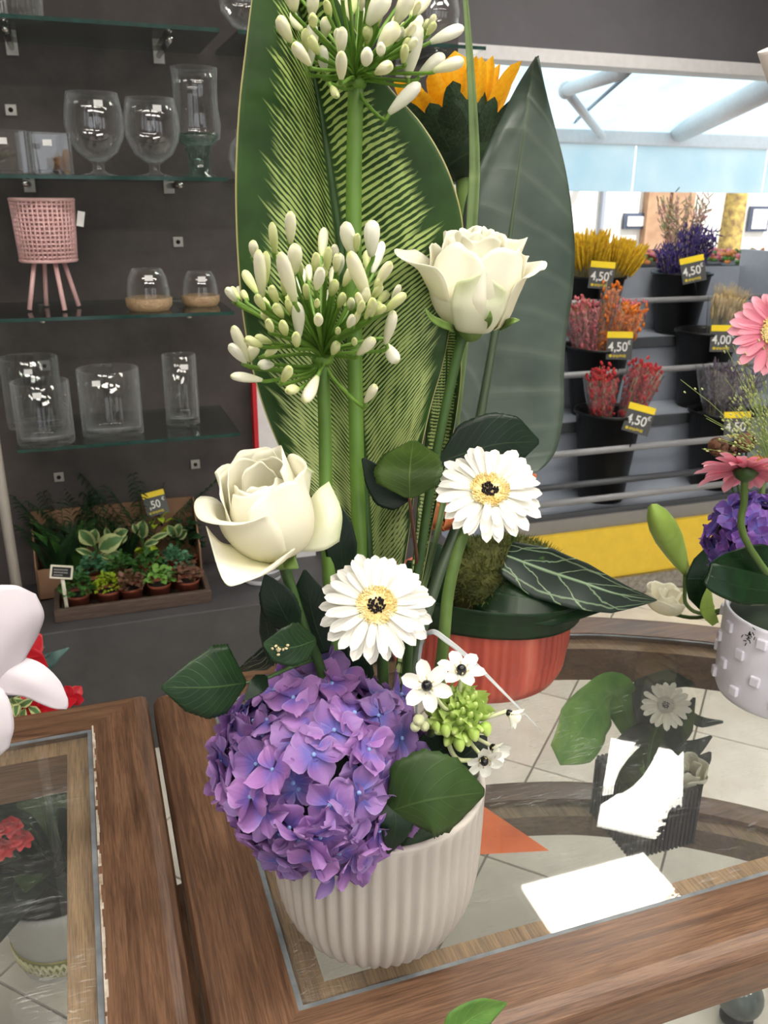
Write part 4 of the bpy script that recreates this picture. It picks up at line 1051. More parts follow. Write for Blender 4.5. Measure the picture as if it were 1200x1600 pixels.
Z6 = [(415, 230, 415, 50, 70), (320, 300, 300, 115, 55), (195, 330, 180, 230, 60), (240, 560, 215, 290, 74), (255, 500, 262, 300, 62), (440, 590, 355, 310, 88), (440, 420, 445, 255, 90),
 (460, 570, 490, 400, 62), (610, 320, 625, 150, 64), (640, 410, 655, 270, 52), (570, 410, 577, 310, 56), (530, 480, 530, 380, 52), (580, 520, 605, 405, 68), (800, 300, 760, 120, 92), (825, 290, 835, 185, 44),
 (920, 310, 925, 105, 98), (930, 420, 990, 235, 62), (905, 590, 790, 305, 90), (895, 400, 895, 290, 58), (710, 430, 725, 310, 66), (750, 500, 800, 395, 58), (670, 560, 695, 480, 62), (720, 635, 745, 560, 54),
 (800, 570, 800, 495, 54), (790, 655, 795, 590, 50), (950, 500, 1040, 365, 66), (990, 550, 1085, 475, 60), (930, 580, 980, 505, 54), (965, 610, 1020, 550, 58), (1010, 660, 1130, 560, 62), (920, 690, 930, 595, 62),
 (940, 680, 1000, 640, 54), (205, 550, 125, 415, 62), (200, 650, 85, 520, 66), (250, 650, 205, 570, 54), (330, 610, 295, 515, 58), (365, 700, 320, 630, 58), (270, 720, 245, 670, 50), (300, 790, 275, 725, 50),
 (385, 810, 365, 735, 58), (455, 880, 450, 810, 58), (470, 810, 460, 620, 78), (590, 750, 590, 695, 58), (780, 760, 805, 700, 54), (710, 805, 713, 775, 38), (680, 930, 705, 865, 58), (840, 930, 935, 840, 68),
 (815, 875, 815, 840, 38), (1010, 860, 1060, 670, 68), (1020, 880, 1080, 985, 82), (150, 970, 60, 765, 68), (130, 980, 40, 880, 62), (160, 970, 195, 875, 72), (230, 880, 140, 840, 58), (290, 860, 200, 830, 56),
 (260, 940, 320, 895, 54), (300, 1000, 225, 1000, 66), (230, 1095, 50, 1070, 60), (370, 1100, 410, 1020, 62), (460, 1150, 400, 1160, 62), (580, 1080, 505, 1225, 78), (885, 1230, 945, 1130, 58), (580, 638, 583, 598, 38), (585, 580, 585, 535, 32),
 (700, 350, 690, 255, 50), (520, 590, 510, 500, 44), (380, 560, 385, 440, 58), (640, 610, 650, 540, 44), (860, 640, 835, 560, 50)]
agapanthus('white agapanthus bud umbel in front of the striped leaf, the lower one', (504, 562), 4, [(350+a/4, 320+b/4, 350+c/4, 320+d/4, w/4) for a, b, c, d, w in Z6],
    [base(535, .0), P(518, 960, .60), P(510, 800, .625), P(508, 680, .64)], [.0058, .0058, .0056, .0052], .645, 11)
Z5 = [(310, 190, 260, 85, 60), (360, 140, 290, 50, 60), (330, 45, 315, -40, 62), (400, 300, 415, 110, 62), (470, 330, 460, 220, 52), (475, 165, 478, 85, 54), (545, 250, 555, 135, 54), (550, 365, 550, 250, 54), (520, 145, 580, -40, 100),
 (410, 70, 420, -30, 58), (665, 300, 672, 240, 58), (715, 340, 780, 305, 54), (730, 215, 810, 120, 78), (680, 105, 760, -30, 90), (810, 100, 870, -30, 74), (860, 350, 905, 110, 84), (840, 170, 920, 85, 62), (975, 195, 1120, 130, 58),
 (920, 350, 1030, 260, 62), (990, 330, 1120, 285, 58), (780, 525, 915, 395, 64), (400, 300, 330, 210, 54), (385, 240, 380, 140, 40), (735, 255, 735, 212, 44), (668, 182, 668, 130, 38), (880, 75, 955, -20, 64), (640, 105, 640, 20, 40),
 (420, 120, 415, 75, 44), (505, 408, 530, 452, 38), (450, 30, 455, -60, 54), (560, -10, 565, -110, 60), (620, -30, 622, -150, 70), (690, -40, 720, -160, 70), (760, -20, 800, -120, 62), (500, -40, 490, -150, 60), (420, -50, 390, -140, 60),
 (860, -40, 910, -120, 60), (340, -30, 290, -90, 56), (640, -120, 645, -220, 60), (570, -130, 550, -230, 60), (720, -140, 750, -230, 60), (440, 250, 405, 175, 44), (600, 60, 605, -10, 46), (840, 290, 850, 215, 40)]
agapanthus('white agapanthus bud umbel cut by the top of the picture, the upper one', (556, 130), 3, [(350+a/3, b/3, 350+c/3, d/3, w/3) for a, b, c, d, w in Z5],
    [base(570, .03), P(562, 920, .64), P(557, 700, .67), P(553, 450, .69), P(553, 280, .70)], [.0062, .0064, .0066, .0062], .705, 12)

# ---- roses
m_rose = NT('ivory_rose_petal'); _u, _v = m_rose.uv()
_c = m_rose.ramp(_v, [(0, s2l((206, 214, 150))), (.28, s2l((244, 240, 206))), (.8, s2l((251, 248, 232))), (1, s2l((246, 244, 226)))])
m_rose.link(_c, m_rose.b.inputs['Base Color']); m_rose.b.inputs['Roughness'].default_value = .55; m_rose.translucent(_c, .3); m_rose.bump(m_rose.noise(40, m_rose.obj()), .05); m_rose = m_rose.m
m_roseg = NT('greenish_rose_petal'); _u, _v = m_roseg.uv()
_n = m_roseg.noise(30, m_roseg.obj()); _c = m_roseg.ramp(m_roseg.math('MULTIPLY_ADD', _n, .5, m_roseg.math('MULTIPLY', _v, .5)), [(.2, s2l((238, 238, 206))), (.6, s2l((242, 242, 214))), (.9, s2l((206, 220, 164)))])
m_roseg.link(_c, m_roseg.b.inputs['Base Color']); m_roseg.b.inputs['Roughness'].default_value = .55; m_roseg.translucent(_c, .28); m_roseg = m_roseg.m
m_rleaf = leafmat('rose_leaf', (34, 62, 30), (92, 122, 70), 9, .35, .06, .34, .4, (20, 42, 20))
m_oleaf = leafmat('olive_rose_leaf', (68, 90, 38), (104, 128, 66), 8, .3, .06, .4, .4, (48, 68, 26))
m_dleaf = leafmat('dark_rose_leaf', (25, 44, 27), (58, 84, 52), 9, .35, .06, .36, .3, (15, 30, 19))
m_sepal = mk('rose_sepal', (120, 148, 70), .5, (90, 118, 52), 40)
def rose_petal(t, C, A, th, W_, prof, mat=None, rnd_=.12, ruff=.002, wp=(.55, .95, 1, .9), seed=0, rot0=0, name='petal'):
    """petal of the bowl around axis A: prof = (r, h) from base to lip"""
    A = nz(A); e1 = nz(CR-A*np.dot(CR, A)); e2 = np.cross(A, e1)       # e1 picture right, e2 away from the camera
    pr = np.array(prof, float); r0 = random.Random(seed); ph = r0.uniform(0, 6)
    def fn(a, v):
        u = a*2-1; ve = v*(1-rnd_*abs(u)**2.5)
        r, h = cr(pr, ve); ang = math.radians(th)+u*math.radians(W_)*lin(wp, v)
        r += ruff*math.sin(u*4+ph)*v*v*2; h += ruff*math.sin(u*6+ph*2)*v*v
        return C+e1*(r*math.cos(ang))+e2*(r*math.sin(ang))+A*h
    return MB().grid(14, 16, fn).build(name, mat or m_rose, t, thick=.0006)
def leafpart(t, mid, wpx, wpx2=None, mat=None, name='leaf', **kw):
    m = pts(mid); k = ppm(m[len(m)//2]); w1 = [a/k for a in wpx]; w2 = [a/k for a in (wpx2 or wpx)]
    return MB().leaf(m, w1, w2, nu=10, nv=36, **kw).build(name, mat or m_rleaf, t, thick=.0005)
# upper right rose
C1 = P(736, 512, .66); A1 = nz(np.array((0.02, -.12, 1)))
stem1 = [base(640, .02), P(642, 960, .63), P(655, 880, .64), P(676, 740, .655), P(700, 620, .66), P(722, 530, .662), C1]
r1 = thing('white_rose', 'open white rose at the right, its outer petals flaring sideways', 'flower', stem1[0], 'white roses of the bouquet')
MB().tube(stem1, [.0042, .0042, .004, .004, .0042, .0055], 10, 40).build('stem', m_stemd, r1)
k = 1/ppm(C1)
def pf(*l): return [(a*k, b*k) for a, b in l]
outer = pf((4, 0), (48, 14), (74, 58), (88, 94), (120, 108))
rose_petal(r1, C1, A1, 182, 50, pf((4, 0), (46, 16), (74, 60), (92, 88), (124, 108)), seed=1, ruff=.0015)
rose_petal(r1, C1, A1, -6, 46, pf((4, 0), (50, 10), (68, 58), (80, 90), (104, 102)), seed=2, ruff=.0015)
rose_petal(r1, C1, A1, 60, 55, pf((4, 0), (46, 16), (70, 66), (78, 104), (88, 116)), seed=3)
rose_petal(r1, C1, A1, 120, 55, pf((4, 0), (46, 16), (70, 66), (78, 104), (86, 118)), seed=4)
rose_petal(r1, C1, A1, 268, 34, pf((4, -2), (46, 4), (68, 40), (70, 70), (74, 96)), m_roseg, seed=5, rnd_=.25)
rose_petal(r1, C1, A1, 232, 46, pf((4, 0), (46, 12), (68, 50), (64, 92), (56, 130)), seed=6, rnd_=.2)
rose_petal(r1, C1, A1, 305, 52, pf((4, 0), (46, 12), (66, 52), (68, 96), (66, 132)), seed=7, rnd_=.15)
rose_petal(r1, C1, A1, 15, 55, pf((4, 0), (44, 14), (62, 60), (60, 104), (66, 136)), seed=8)
rose_petal(r1, C1, A1, 150, 55, pf((4, 0), (44, 14), (62, 60), (58, 104), (60, 138)), seed=9)
rose_petal(r1, C1, A1, 85, 55, pf((4, 0), (44, 14), (60, 60), (56, 104), (62, 142)), seed=10)
for i, (th, rr) in enumerate(((200, 44), (290, 42), (40, 40), (120, 34), (250, 26), (350, 24), (170, 16), (60, 12))):
    rose_petal(r1, C1, A1, th, 62, pf((3, 8), (rr*.75, 30), (rr, 80), (rr*.8, 122), (rr*.85, 140+i*1.2)), seed=20+i, rnd_=.15)
for i, (a, b, c_) in enumerate((((708, 514), (678, 500), (664, 482)), ((752, 516), (764, 500), (766, 486)), ((782, 512), (800, 502), (812, 500)))):
    MB().leaf([P(*a, .645), P(*b, .622), P(*c_, .618)], [.003, .0035, .002, .0004], nu=4, nv=10, fold=.3).build('sepal', m_sepal, r1, thick=.0005)
MB().ell(C1-A1*.004, (.010, .010, .008)).build('hip', m_sepal, r1)
leafpart(r1, [(640, 778, .60), (640, 735, .605), (646, 688, .635)], (8, 52, 58, 46, 4), (8, 46, 54, 44, 4), m_oleaf, roll=.2, ser=.06, nser=14)
leafpart(r1, [(640, 780, .62), (606, 765, .63), (566, 716, .64)], (4, 24, 30, 20, 2), None, m_dleaf, ser=.06, nser=14)
leafpart(r1, [(686, 722, .675), (770, 696, .672), (842, 690, .68)], (6, 46, 52, 42, 4), (6, 34, 44, 38, 4), m_dleaf, ser=.05, nser=16, roll=-.2)
MB().tube(pts([(640, 778, .60), (642, 800, .61), (650, 860, .635), (652, 890, .64)]), [.0012, .0016, .002], 6, 8).build('leaf_stalk', mk('reddish_stalk', (104, 66, 46), .5), r1)
# lower left rose
C2 = P(438, 862, .575); A2 = nz(np.array((-.26, -.06, 1))); k = 1/ppm(C2)
stem2 = [base(545, -.03), P(505, 1060, .575), P(478, 990, .57), P(455, 920, .573), C2]
r2 = thing('white_rose', 'creamy white rose at the left, one lower petal folded down', 'flower', stem2[0], 'white roses of the bouquet')
MB().tube(stem2, [.0042, .004, .004, .0046], 10, 30).build('stem', m_stemd, r2)
rose_petal(r2, C2, A2, 225, 68, pf((4, 0), (50, 14), (74, 60), (80, 100), (108, 116)), seed=31, rnd_=.10, ruff=.001, wp=(.55, 1, 1, .8))
rose_petal(r2, C2, A2, 312, 58, pf((4, 0), (50, 12), (70, 56), (66, 100), (60, 132)), seed=32, rnd_=.22)
rose_petal(r2, C2, A2, 20, 55, pf((4, 0), (48, 12), (66, 60), (64, 110), (70, 142)), seed=33, rnd_=.2)
rose_petal(r2, C2, A2, 175, 55, pf((4, 0), (46, 12), (64, 60), (62, 110), (60, 150)), seed=34)
rose_petal(r2, C2, A2, 110, 60, pf((4, 0), (46, 12), (64, 60), (60, 112), (54, 158)), seed=35)
rose_petal(r2, C2, A2, 60, 60, pf((4, 0), (46, 12), (62, 60), (56, 112), (50, 156)), seed=36)
for i, (th, rr, h) in enumerate(((262, 58, 128), (150, 55, 152), (40, 52, 148), (225, 48, 130), (320, 44, 128), (95, 38, 142), (270, 30, 126))):
    rose_petal(r2, C2, A2, th, 64, pf((3, 8), (rr*.8, 30), (rr, 78), (rr*.86, h*.85), (rr*.74, h)), seed=40+i, rnd_=.14, ruff=.001)
# reflexed lower petal and the right-hand petals
lp = [[(455, 868, .573), (440, 874, .570), (415, 868, .574), (398, 856, .58)], [(462, 862, .555), (425, 888, .545), (380, 880, .55), (352, 850, .566)],
      [(458, 858, .545), (408, 900, .535), (362, 892, .54), (335, 838, .556)], [(420, 886, .54), (375, 912, .53), (348, 906, .534), (322, 822, .552)]]
MB().patch([pts(r) for r in lp], 16, 16).build('petal', m_rose, r2, thick=.0006)
rp_ = [[(446, 860, .578), (450, 856, .58), (456, 850, .585)], [(475, 862, .568), (484, 830, .572), (478, 795, .59)], [(505, 860, .563), (512, 815, .565), (494, 768, .588)], [(530, 846, .568), (534, 800, .572), (514, 752, .59)]]
MB().patch([pts(r) for r in rp_], 12, 12).build('petal', m_roseg, r2, thick=.0006)
rq = [[(462, 850, .60), (468, 845, .605)], [(470, 780, .592), (482, 775, .60)], [(463, 735, .59), (486, 745, .60)], [(470, 722, .592), (491, 738, .60)]]
MB().patch([pts(r) for r in rq], 8, 12).build('petal', m_roseg, r2, thick=.0006)
MB().leaf(pts([(448, 872, .566), (455, 880, .558), (466, 888, .556)]), [.004, .006, .004, .0006], nu=4, nv=10).build('sepal', m_sepal, r2, thick=.0005)
MB().ell(C2-A2*.005, (.011, .011, .009)).build('hip', m_sepal, r2)
leafpart(r2, [(384, 1067, .555), (330, 1074, .545), (252, 1074, .545)], (5, 46, 52, 38, 2), (5, 66, 66, 40, 2), m_rleaf, ser=.05, nser=18, cup=-.12)
leafpart(r2, [(494, 1000, .55), (455, 1012, .54), (411, 1006, .54)], (4, 26, 30, 24, 2), (4, 36, 40, 30, 2), m_rleaf, ser=.06, nser=14)
leafpart(r2, [(462, 990, .565), (436, 945, .565), (414, 898, .57)], (4, 26, 30, 22, 2), None, m_dleaf, ser=.06, nser=14)
leafpart(r2, [(416, 1056, .56), (402, 1072, .55), (381, 1095, .545)], (3, 14, 14, 9, 1), None, m_dleaf, ser=.06, nser=10)
leafpart(r2, [(540, 930, .60), (532, 850, .605), (528, 786, .61)], (6, 22, 26, 20, 2), None, m_dleaf)
leafpart(r2, [(425, 1040, .57), (420, 990, .575), (410, 945, .58)], (4, 18, 22, 14, 2), None, m_dleaf, roll=.7)
leafpart(r2, [(508, 1020, .585), (488, 960, .59), (476, 890, .60)], (6, 26, 32, 26, 2), None, m_dleaf)
leafpart(r2, [(560, 1090, .585), (545, 1030, .59), (540, 960, .60)], (10, 34, 36, 26, 2), None, m_dleaf)
MB().tube(pts([(384, 1067, .555), (415, 1060, .56), (460, 1040, .565), (490, 1030, .575)]), [.0012, .0016, .002], 6, 8).build('leaf_stalk', m_stemd, r2)
mb = MB(); rr_ = random.Random(5)
for i in range(12):
    c = P(437+rr_.gauss(0, 5), 1014+rr_.gauss(0, 4), .5365); mb.ell(c, (.0011, .0016, .0006), frame((rr_.gauss(0, 1), -1, 1)), 5, 3)
mb.build('debris_flecks', mk('dry_flecks', (206, 190, 150), .8), r2)

# ---- gerberas
m_gerb = NT('white_gerbera_petal'); _u, _v = m_gerb.uv()
_c = m_gerb.ramp(_v, [(0, s2l((214, 214, 186))), (.3, s2l((236, 234, 224))), (1, s2l((242, 240, 232)))])
m_gerb.link(_c, m_gerb.b.inputs['Base Color']); m_gerb.b.inputs['Roughness'].default_value = .5
m_gerb.bump(m_gerb.math('SINE', m_gerb.math('MULTIPLY', _u, 26)), .15, .001); m_gerb.translucent(_c, .25); m_gerb = m_gerb.m
m_disc = mk('gerbera_disc_yellow', (222, 192, 112), .7, (238, 222, 168), 120)
m_dcen = mk('gerbera_dark_centre', (34, 18, 22), .75, (16, 8, 12), 120)
def gerbera(t, C, n, R, mat, seed, disc=True, droop=0.0, counts=((21, 1.0, -.02), (20, .93, .05), (17, .78, .10)), wd=.125, core=None, ring=None):
    r = random.Random(seed); F = frame(n, CU)
    meshes = [petal_mesh('petal', mat, 1.0, wd*1.12*f, .74, c_, .35, 6, 12, .02, .5) for f, c_ in ((1.0, -.10), (.92, -.04), (1.06, -.16), (.97, .02))]
    for li, (cnt_, ln, tilt) in enumerate(counts):
        for i in range(cnt_):
            a = 2*math.pi*(i+.5*li)/cnt_+r.gauss(0, .035)
            M = Matrix.Translation(Vector(C)) @ F.to_4x4() @ Matrix.Rotation(a, 4, 'Z') @ Matrix.Rotation(-tilt+droop+r.gauss(0, .05), 4, 'Y') @ Matrix.Rotation(r.gauss(0, .12), 4, 'X') @ Matrix.Translation((.22*R, 0, .018*li*R)) @ Matrix.Scale(R*(ln-.22)*r.uniform(.94, 1.05), 4)
            inst(meshes[r.randrange(4)], 'petal', t, M)
    if disc:
        mb = MB(); nn = Vector(nz(n))
        for i in range(320):
            rr = R*(.13+.22*math.sqrt(r.random())); a = r.uniform(0, 6.283)
            p = Vector(C)+F @ Vector((rr*math.cos(a), rr*math.sin(a), R*(.09+.03*(1-rr/(.37*R)))))
            d = F @ Vector((math.cos(a)*.7+r.gauss(0, .2), math.sin(a)*.7+r.gauss(0, .2), 1))
            mb.ell(p, (.0075*R/.5, .0075*R/.5, .045*R), frame(d), 4, 3)
        tag(mb.build('disc_florets', ring or m_disc, t), kind='stuff')
        mb = MB(); mb.lathe([(R*.33, .04*R), (R*.28, .085*R), (R*.15, .10*R), (.0005, .09*R)], 28, C, axis=n)
        mb.build('disc_base', ring or m_disc, t)
        mb = MB()
        for i in range(60):
            rr = R*.15*math.sqrt(r.random()); a = r.uniform(0, 6.283)
            p = Vector(C)+F @ Vector((rr*math.cos(a), rr*math.sin(a), R*.12))
            mb.ell(p, (.024*R, .024*R, .045*R), F, 5, 3)
        tag(mb.build('dark_centre', core or m_dcen, t), kind='stuff')
    mb = MB(); mb.lathe([(.05*R, -.26*R), (.17*R, -.18*R), (.26*R, -.06*R), (.20*R, .0)], 18, C, axis=n, rib=lambda q_, r_, z: r_*(1+.06*math.cos(9*q_)))
    mb.build('calyx', m_stemd, t)
m_gst = mk('gerbera_stem', (96, 122, 58), .5, (78, 104, 46), 20, bump=.05)
G1 = P(765, 769, .575); n1 = nz(nz(CAMPOS-G1)+np.array((.10, .0, .78)))
g1 = thing('white_gerbera', 'white gerbera with dark centre beside the dull dark leaf, the higher one', 'flower', base(680, .0), 'white gerberas of the bouquet')
MB().tube([base(675, .01), P(690, 1030, .575), P(700, 930, .576), P(716, 860, .58), P(735, 812, .592), G1-n1*.012], [.0052, .005, .0048, .0044, .004], 10, 36).build('stem', m_gst, g1)
gerbera(g1, G1, n1, 87/ppm(G1), m_gerb, 3)
G2 = P(588, 948, .545); n2 = nz(nz(CAMPOS-G2)+np.array((.05, 0, .34)))
g2 = thing('white_gerbera', 'white gerbera with dark centre above the purple hydrangea, the lower one', 'flower', base(600, .01), 'white gerberas of the bouquet')
MB().tube([base(600, .01), P(598, 1080, .585), P(597, 1010, .582), P(592, 960, .572), G2-n2*.012], [.005, .0048, .0045, .004], 10, 24).build('stem', m_stemd, g2)
gerbera(g2, G2, n2, 90/ppm(G2), m_gerb, 4)

# ---- hydrangea
def hyd_mat(name, c0, c1, c2, tan):
    t = NT(name); u, v = t.uv(); au = t.math('ABSOLUTE', t.math('MULTIPLY_ADD', u, 2, -1))
    c = t.ramp(v, [(0, s2l(c0)), (.22, s2l(c0)), (.5, s2l(c1)), (1, s2l(c2))])
    tn = t.ramp(t.noise(22, t.obj(), 2), [(.60, (0, 0, 0)), (.75, (1, 1, 1))])
    c = t.mix(t.math('MULTIPLY', t.math('MULTIPLY', tn, v), .55), c, s2l(tan))
    ed = t.math('MULTIPLY', t.math('SUBTRACT', au, .86), 7, clamp=True)
    c = t.mix(t.math('MULTIPLY', ed, .35), c, s2l((176, 164, 200)))
    h = t.new('ShaderNodeHueSaturation'); t.link(c, h.inputs['Color']); r = t.rand()
    t.link(t.math('MULTIPLY_ADD', r, .05, .485), h.inputs['Hue']); t.link(t.math('MULTIPLY_ADD', r, .3, .86), h.inputs['Value'])
    t.link(h.outputs[0], t.b.inputs['Base Color']); t.b.inputs['Roughness'].default_value = .55
    t.bump(t.math('SINE', t.math('MULTIPLY', au, 14)), .12, .001); t.translucent(h.outputs[0], .22)
    return t.m
m_hyd = hyd_mat('purple_hydrangea', (96, 92, 172), (138, 102, 168), (158, 124, 182), (180, 138, 136))
m_eye = mk('floret_eye', (132, 158, 206), .5)
def floret_mesh(name, mat, seed):
    r = random.Random(seed); mb = MB()
    for i in range(4):
        a = i*math.pi/2+r.gauss(0, .12); cu = r.uniform(-.25, .45); cw = r.uniform(-.5, .9); w0 = r.uniform(.44, .56); ca, sa = math.cos(a), math.sin(a); dz = (i % 2)*.05
        tw = r.gauss(0, .45)
        def fn(p, v):
            u = p*2-1
            w = w0*math.sin(min(1, v/.6)*1.5708)**.9*(1 if v < .6 else (1-((v-.6)/.4)**2*.75)); w = max(w, .05)
            x = .04+v*.96*(1-.10*u*u); y = u*w; z = cu*v*v+cw*w*u*u*.6+tw*u*w*v+dz*(1-v*.3)+.06*math.sin(5*u+seed+i)*v
            return (x*ca-y*sa, x*sa+y*ca, z)
        mb.grid(6, 6, fn)
    return mb.mesh(name, mat)
def hydrangea(t, C, rad, n, size, mat, seed, keep, eyes=True, extra=()):
    r = random.Random(seed); flm = [floret_mesh('floret', mat, seed*10+i) for i in range(7)]
    eye = MB().ell((0, 0, .07), (.075, .075, .07)).mesh('eye', m_eye)
    spots = []
    for i in range(n):
        z = 1-2*(i+.5)/n; q_ = i*2.39996+r.gauss(0, .12); s = math.sqrt(1-z*z)
        d = np.array((s*math.cos(q_), s*math.sin(q_), z)); spots.append((C+d*np.array(rad)*r.uniform(.88, 1.04), d))
    spots += list(extra)
    for p, d in spots:
        if not keep(p): continue
        nrm = nz(d+np.array([r.gauss(0, .22) for _ in range(3)]))
        M = TR(p, frame(nrm, (r.gauss(0, 1), r.gauss(0, 1), r.gauss(0, 1))), size*r.uniform(.88, 1.12))
        f = inst(flm[r.randrange(7)], 'floret', t, M)
        if eyes:
            e = inst(eye, 'eye', f, M)
    MB().ell(C, tuple(np.array(rad)*.80), None, 20, 12).build('flower_core', mk('hydrangea_core', (52, 40, 70), .9, (40, 46, 40), 30), t)
HC = P(504, 1198, .565)
hy = thing('hydrangea', 'large purple-blue hydrangea head spilling over the fluted pot rim', 'flower', base(545, -.02))
def keep(p):
    d = math.hypot(p[0]-PC[0], p[1]-PC[1]); return not (d < .098 and p[2] < TOP+.155)
ex = [(P(px, py-(14 if py > 1200 else 0), Y-(.013 if py > 1200 else 0)), d) for px, py, Y, d in ((500, 1320, .492, (-.1, -1, -.2)), (530, 1345, .494, (0, -1, -.3)), (560, 1330, .497, (.2, -1, -.2)), (490, 1355, .494, (-.2, -1, -.5)), (520, 1368, .498, (0, -1, -.6)), (580, 1345, .500, (.4, -1, -.1)),
      (545, 1362, .498, (.1, -1, -.4)), (590, 1310, .497, (.5, -1, 0)), (470, 1325, .496, (-.4, -1, -.2)), (505, 1040, .585, (.1, -.4, 1)), (530, 1050, .58, (.2, -.4, 1)), (625, 1085, .575, (.6, -.5, .7)))]
hydrangea(hy, HC, (.0805, .079, .075), 185, .0220, m_hyd, 5, keep, extra=ex)
MB().tube([base(545, -.02), HC], [.006, .005], 8, 6).build('stem', m_stemd, hy)
m_hleaf = leafmat('hydrangea_leaf', (54, 78, 34), (98, 122, 66), 6, .45, .05, .45, .25, (36, 58, 24))
leafpart(hy, [(606, 1268, .487), (672, 1250, .470), (757, 1238, .478)], (10, 66, 78, 58, 6), (6, 46, 64, 62, 6), m_hleaf, ser=.07, nser=13, cup=-.15)
leafpart(hy, [(612, 1240, .492), (618, 1290, .479), (606, 1334, .482)], (8, 26, 28, 16, 2), None, m_dleaf, ser=.08, nser=12)
leafpart(hy, [(690, 1195, .535), (735, 1175, .53), (760, 1150, .535)], (8, 26, 28, 20, 2), None, m_dleaf)
leafpart(hy, [(640, 1200, .53), (690, 1170, .525), (700, 1130, .53)], (10, 34, 38, 20, 2), None, m_dleaf)

# ---- star-of-Bethlehem spike
OC = P(716, 1122, .535); OA = nz(nz(CAMPOS-OC)*.55+CU*.8); ko = 1/ppm(OC)
og = thing('star_of_bethlehem', 'green bud spike with white star flowers and black centres at the pot right rim', 'flower', base(680, -.04))
MB().tube([base(670, -.04), P(700, 1180, .535), OC], [.0035, .003, .003], 8, 12).build('stem', mk('pale_green_stem', (150, 176, 96), .5), og)
m_obud = NT('lime_bud'); _u, _v = m_obud.uv(); _c = m_obud.ramp(_v, [(0, s2l((140, 174, 66))), (.6, s2l((182, 208, 104))), (1, s2l((214, 226, 156)))])
m_obud.link(_c, m_obud.b.inputs['Base Color']); m_obud.b.inputs['Roughness'].default_value = .5; m_obud.translucent(_c, .15); m_obud = m_obud.m
obm = MB().ell((0, 0, .5), (.42, .42, .55), None, 10, 8, .25).mesh('bud', m_obud)
m_bract = mk('lime_bract', (190, 212, 124), .5, (166, 194, 92), 40, trans=.25)
brm = MB().leaf([(0, -.3, 0), (0, -.45, .5), (0, -.12, 1.1)], [.2, .42, .25, .02], nu=4, nv=8, cup=.5, side=(1, 0, 0)).mesh('bract', m_bract)
F = frame(OA, CR); rr_ = random.Random(8)
for i in range(64):
    f = (i+.5)/64; a = i*2.39996; ph = f*1.75                                  # dome
    d = F @ Vector((math.sin(ph)*math.cos(a), math.sin(ph)*math.sin(a), math.cos(ph)*1.15)); p = np.array(OC)+np.array(d)*42*ko*(.85+.15*f)
    s = (9+10*f)*ko
    dd = nz(np.array(d)*1.0+np.array(OA)*(.9-.8*f))
    inst(obm, 'bud', og, TR(p-dd*s*.5, frame(dd), (s, s, s*1.25)))
    if f < .8: inst(brm, 'bract', og, TR(p-dd*s*.2, frame(dd, np.array(d)*-1 if i % 2 else None), s*1.5))
MB().ell(OC, (34*ko, 34*ko, 38*ko), F, 14, 9).build('spike_core', m_bract, og)
for (px, py, s, Y) in ((694, 1132, 15, .512), (715, 1152, 17, .512), (738, 1136, 17, .512), (757, 1128, 17, .516), (728, 1148, 14, .515), (680, 1128, 12, .515)):
    c = P(px, py, Y); inst(obm, 'bud', og, TR(c, frame((0, -.5, -.6)), s*ko*1.25))
m_cream = mk('cream_star_bud', (236, 236, 206), .5, (214, 222, 160), 30, trans=.2)
cbm = MB().ell((0, 0, .5), (.45, .45, .6), None, 10, 8, .15).mesh('cream_bud', m_cream)
for (px, py, s) in ((655, 1122, 20), (650, 1132, 18), (664, 1132, 17)): inst(cbm, 'cream_bud', og, TR(P(px, py, .522), frame((-.4, -.8, .2)), s*ko))
m_star = mk('star_petal', (248, 247, 240), .5, (240, 240, 226), 30, trans=.2)
m_ovary = mk('black_ovary', (14, 14, 18), .25)
stm = petal_mesh('star_petal', m_star, 1.0, .27, .6, .02, .35, 5, 8, 0, .4)
m_anth = mk('anther', (216, 196, 140), .6)
def star(px, py, rpx, n, Y, cup, bend=()):
    C = P(px, py, Y); R = rpx*ko; Fm = frame(n, CU)
    fl = inst(MB().ell((0, 0, 0), (.001, .001, .001), None, 4, 2).mesh('receptacle', m_bract), 'star_flower', og, TR(C, Fm))
    # petals, ovary and stamens hang on the flower
    for i in range(6):
        M = Matrix.Translation(Vector(C)) @ Fm.to_4x4() @ Matrix.Rotation(i*math.pi/3+.26, 4, 'Z') @ Matrix.Rotation(-cup*(1 if i % 2 else .8), 4, 'Y') @ Matrix.Scale(R, 4)
        inst(stm, 'petal', fl, M)
    inst(MB().ell((0, 0, .18), (.21, .21, .26), None, 12, 8).mesh('ovary', m_ovary), 'ovary', fl, TR(C, Fm, R))
    for i in range(6):
        a = i*math.pi/3; mb = MB(); mb.tube([(0.1*math.cos(a), .1*math.sin(a), 0), (.28*math.cos(a), .28*math.sin(a), .30)], .02, 5); mb.ell((.29*math.cos(a), .29*math.sin(a), .32), (.05, .03, .03), None, 6, 4)
        inst(mb.mesh('stamen', m_anth), 'stamen', fl, TR(C, Fm, R))
    b = C-np.array(Fm @ Vector((0, 0, 1)))*R*.05
    MB().tube([np.array(OC)+(b-OC)*.3, (np.array(OC)+b)/2-np.array((0, 0, .004)), b], .0016, 6, 6).build('pedicel', m_cream, og)
tc = nz(CAMPOS-OC)
star(668, 1072, 40, tc+np.array((-.15, 0, .1)), .512, .15)
star(720, 1052, 40, tc*.35+np.array((.05, -.1, 1)), .535, .30)
star(793, 1112, 30, nz(CR*.7-CU*.5+tc*.25), .52, .9)
star(768, 1166, 32, nz(CR*.5-CU*.4+tc*.5), .515, .9)
star(754, 1184, 34, nz(tc*.6-CU*.5+CR*.2), .508, .35)
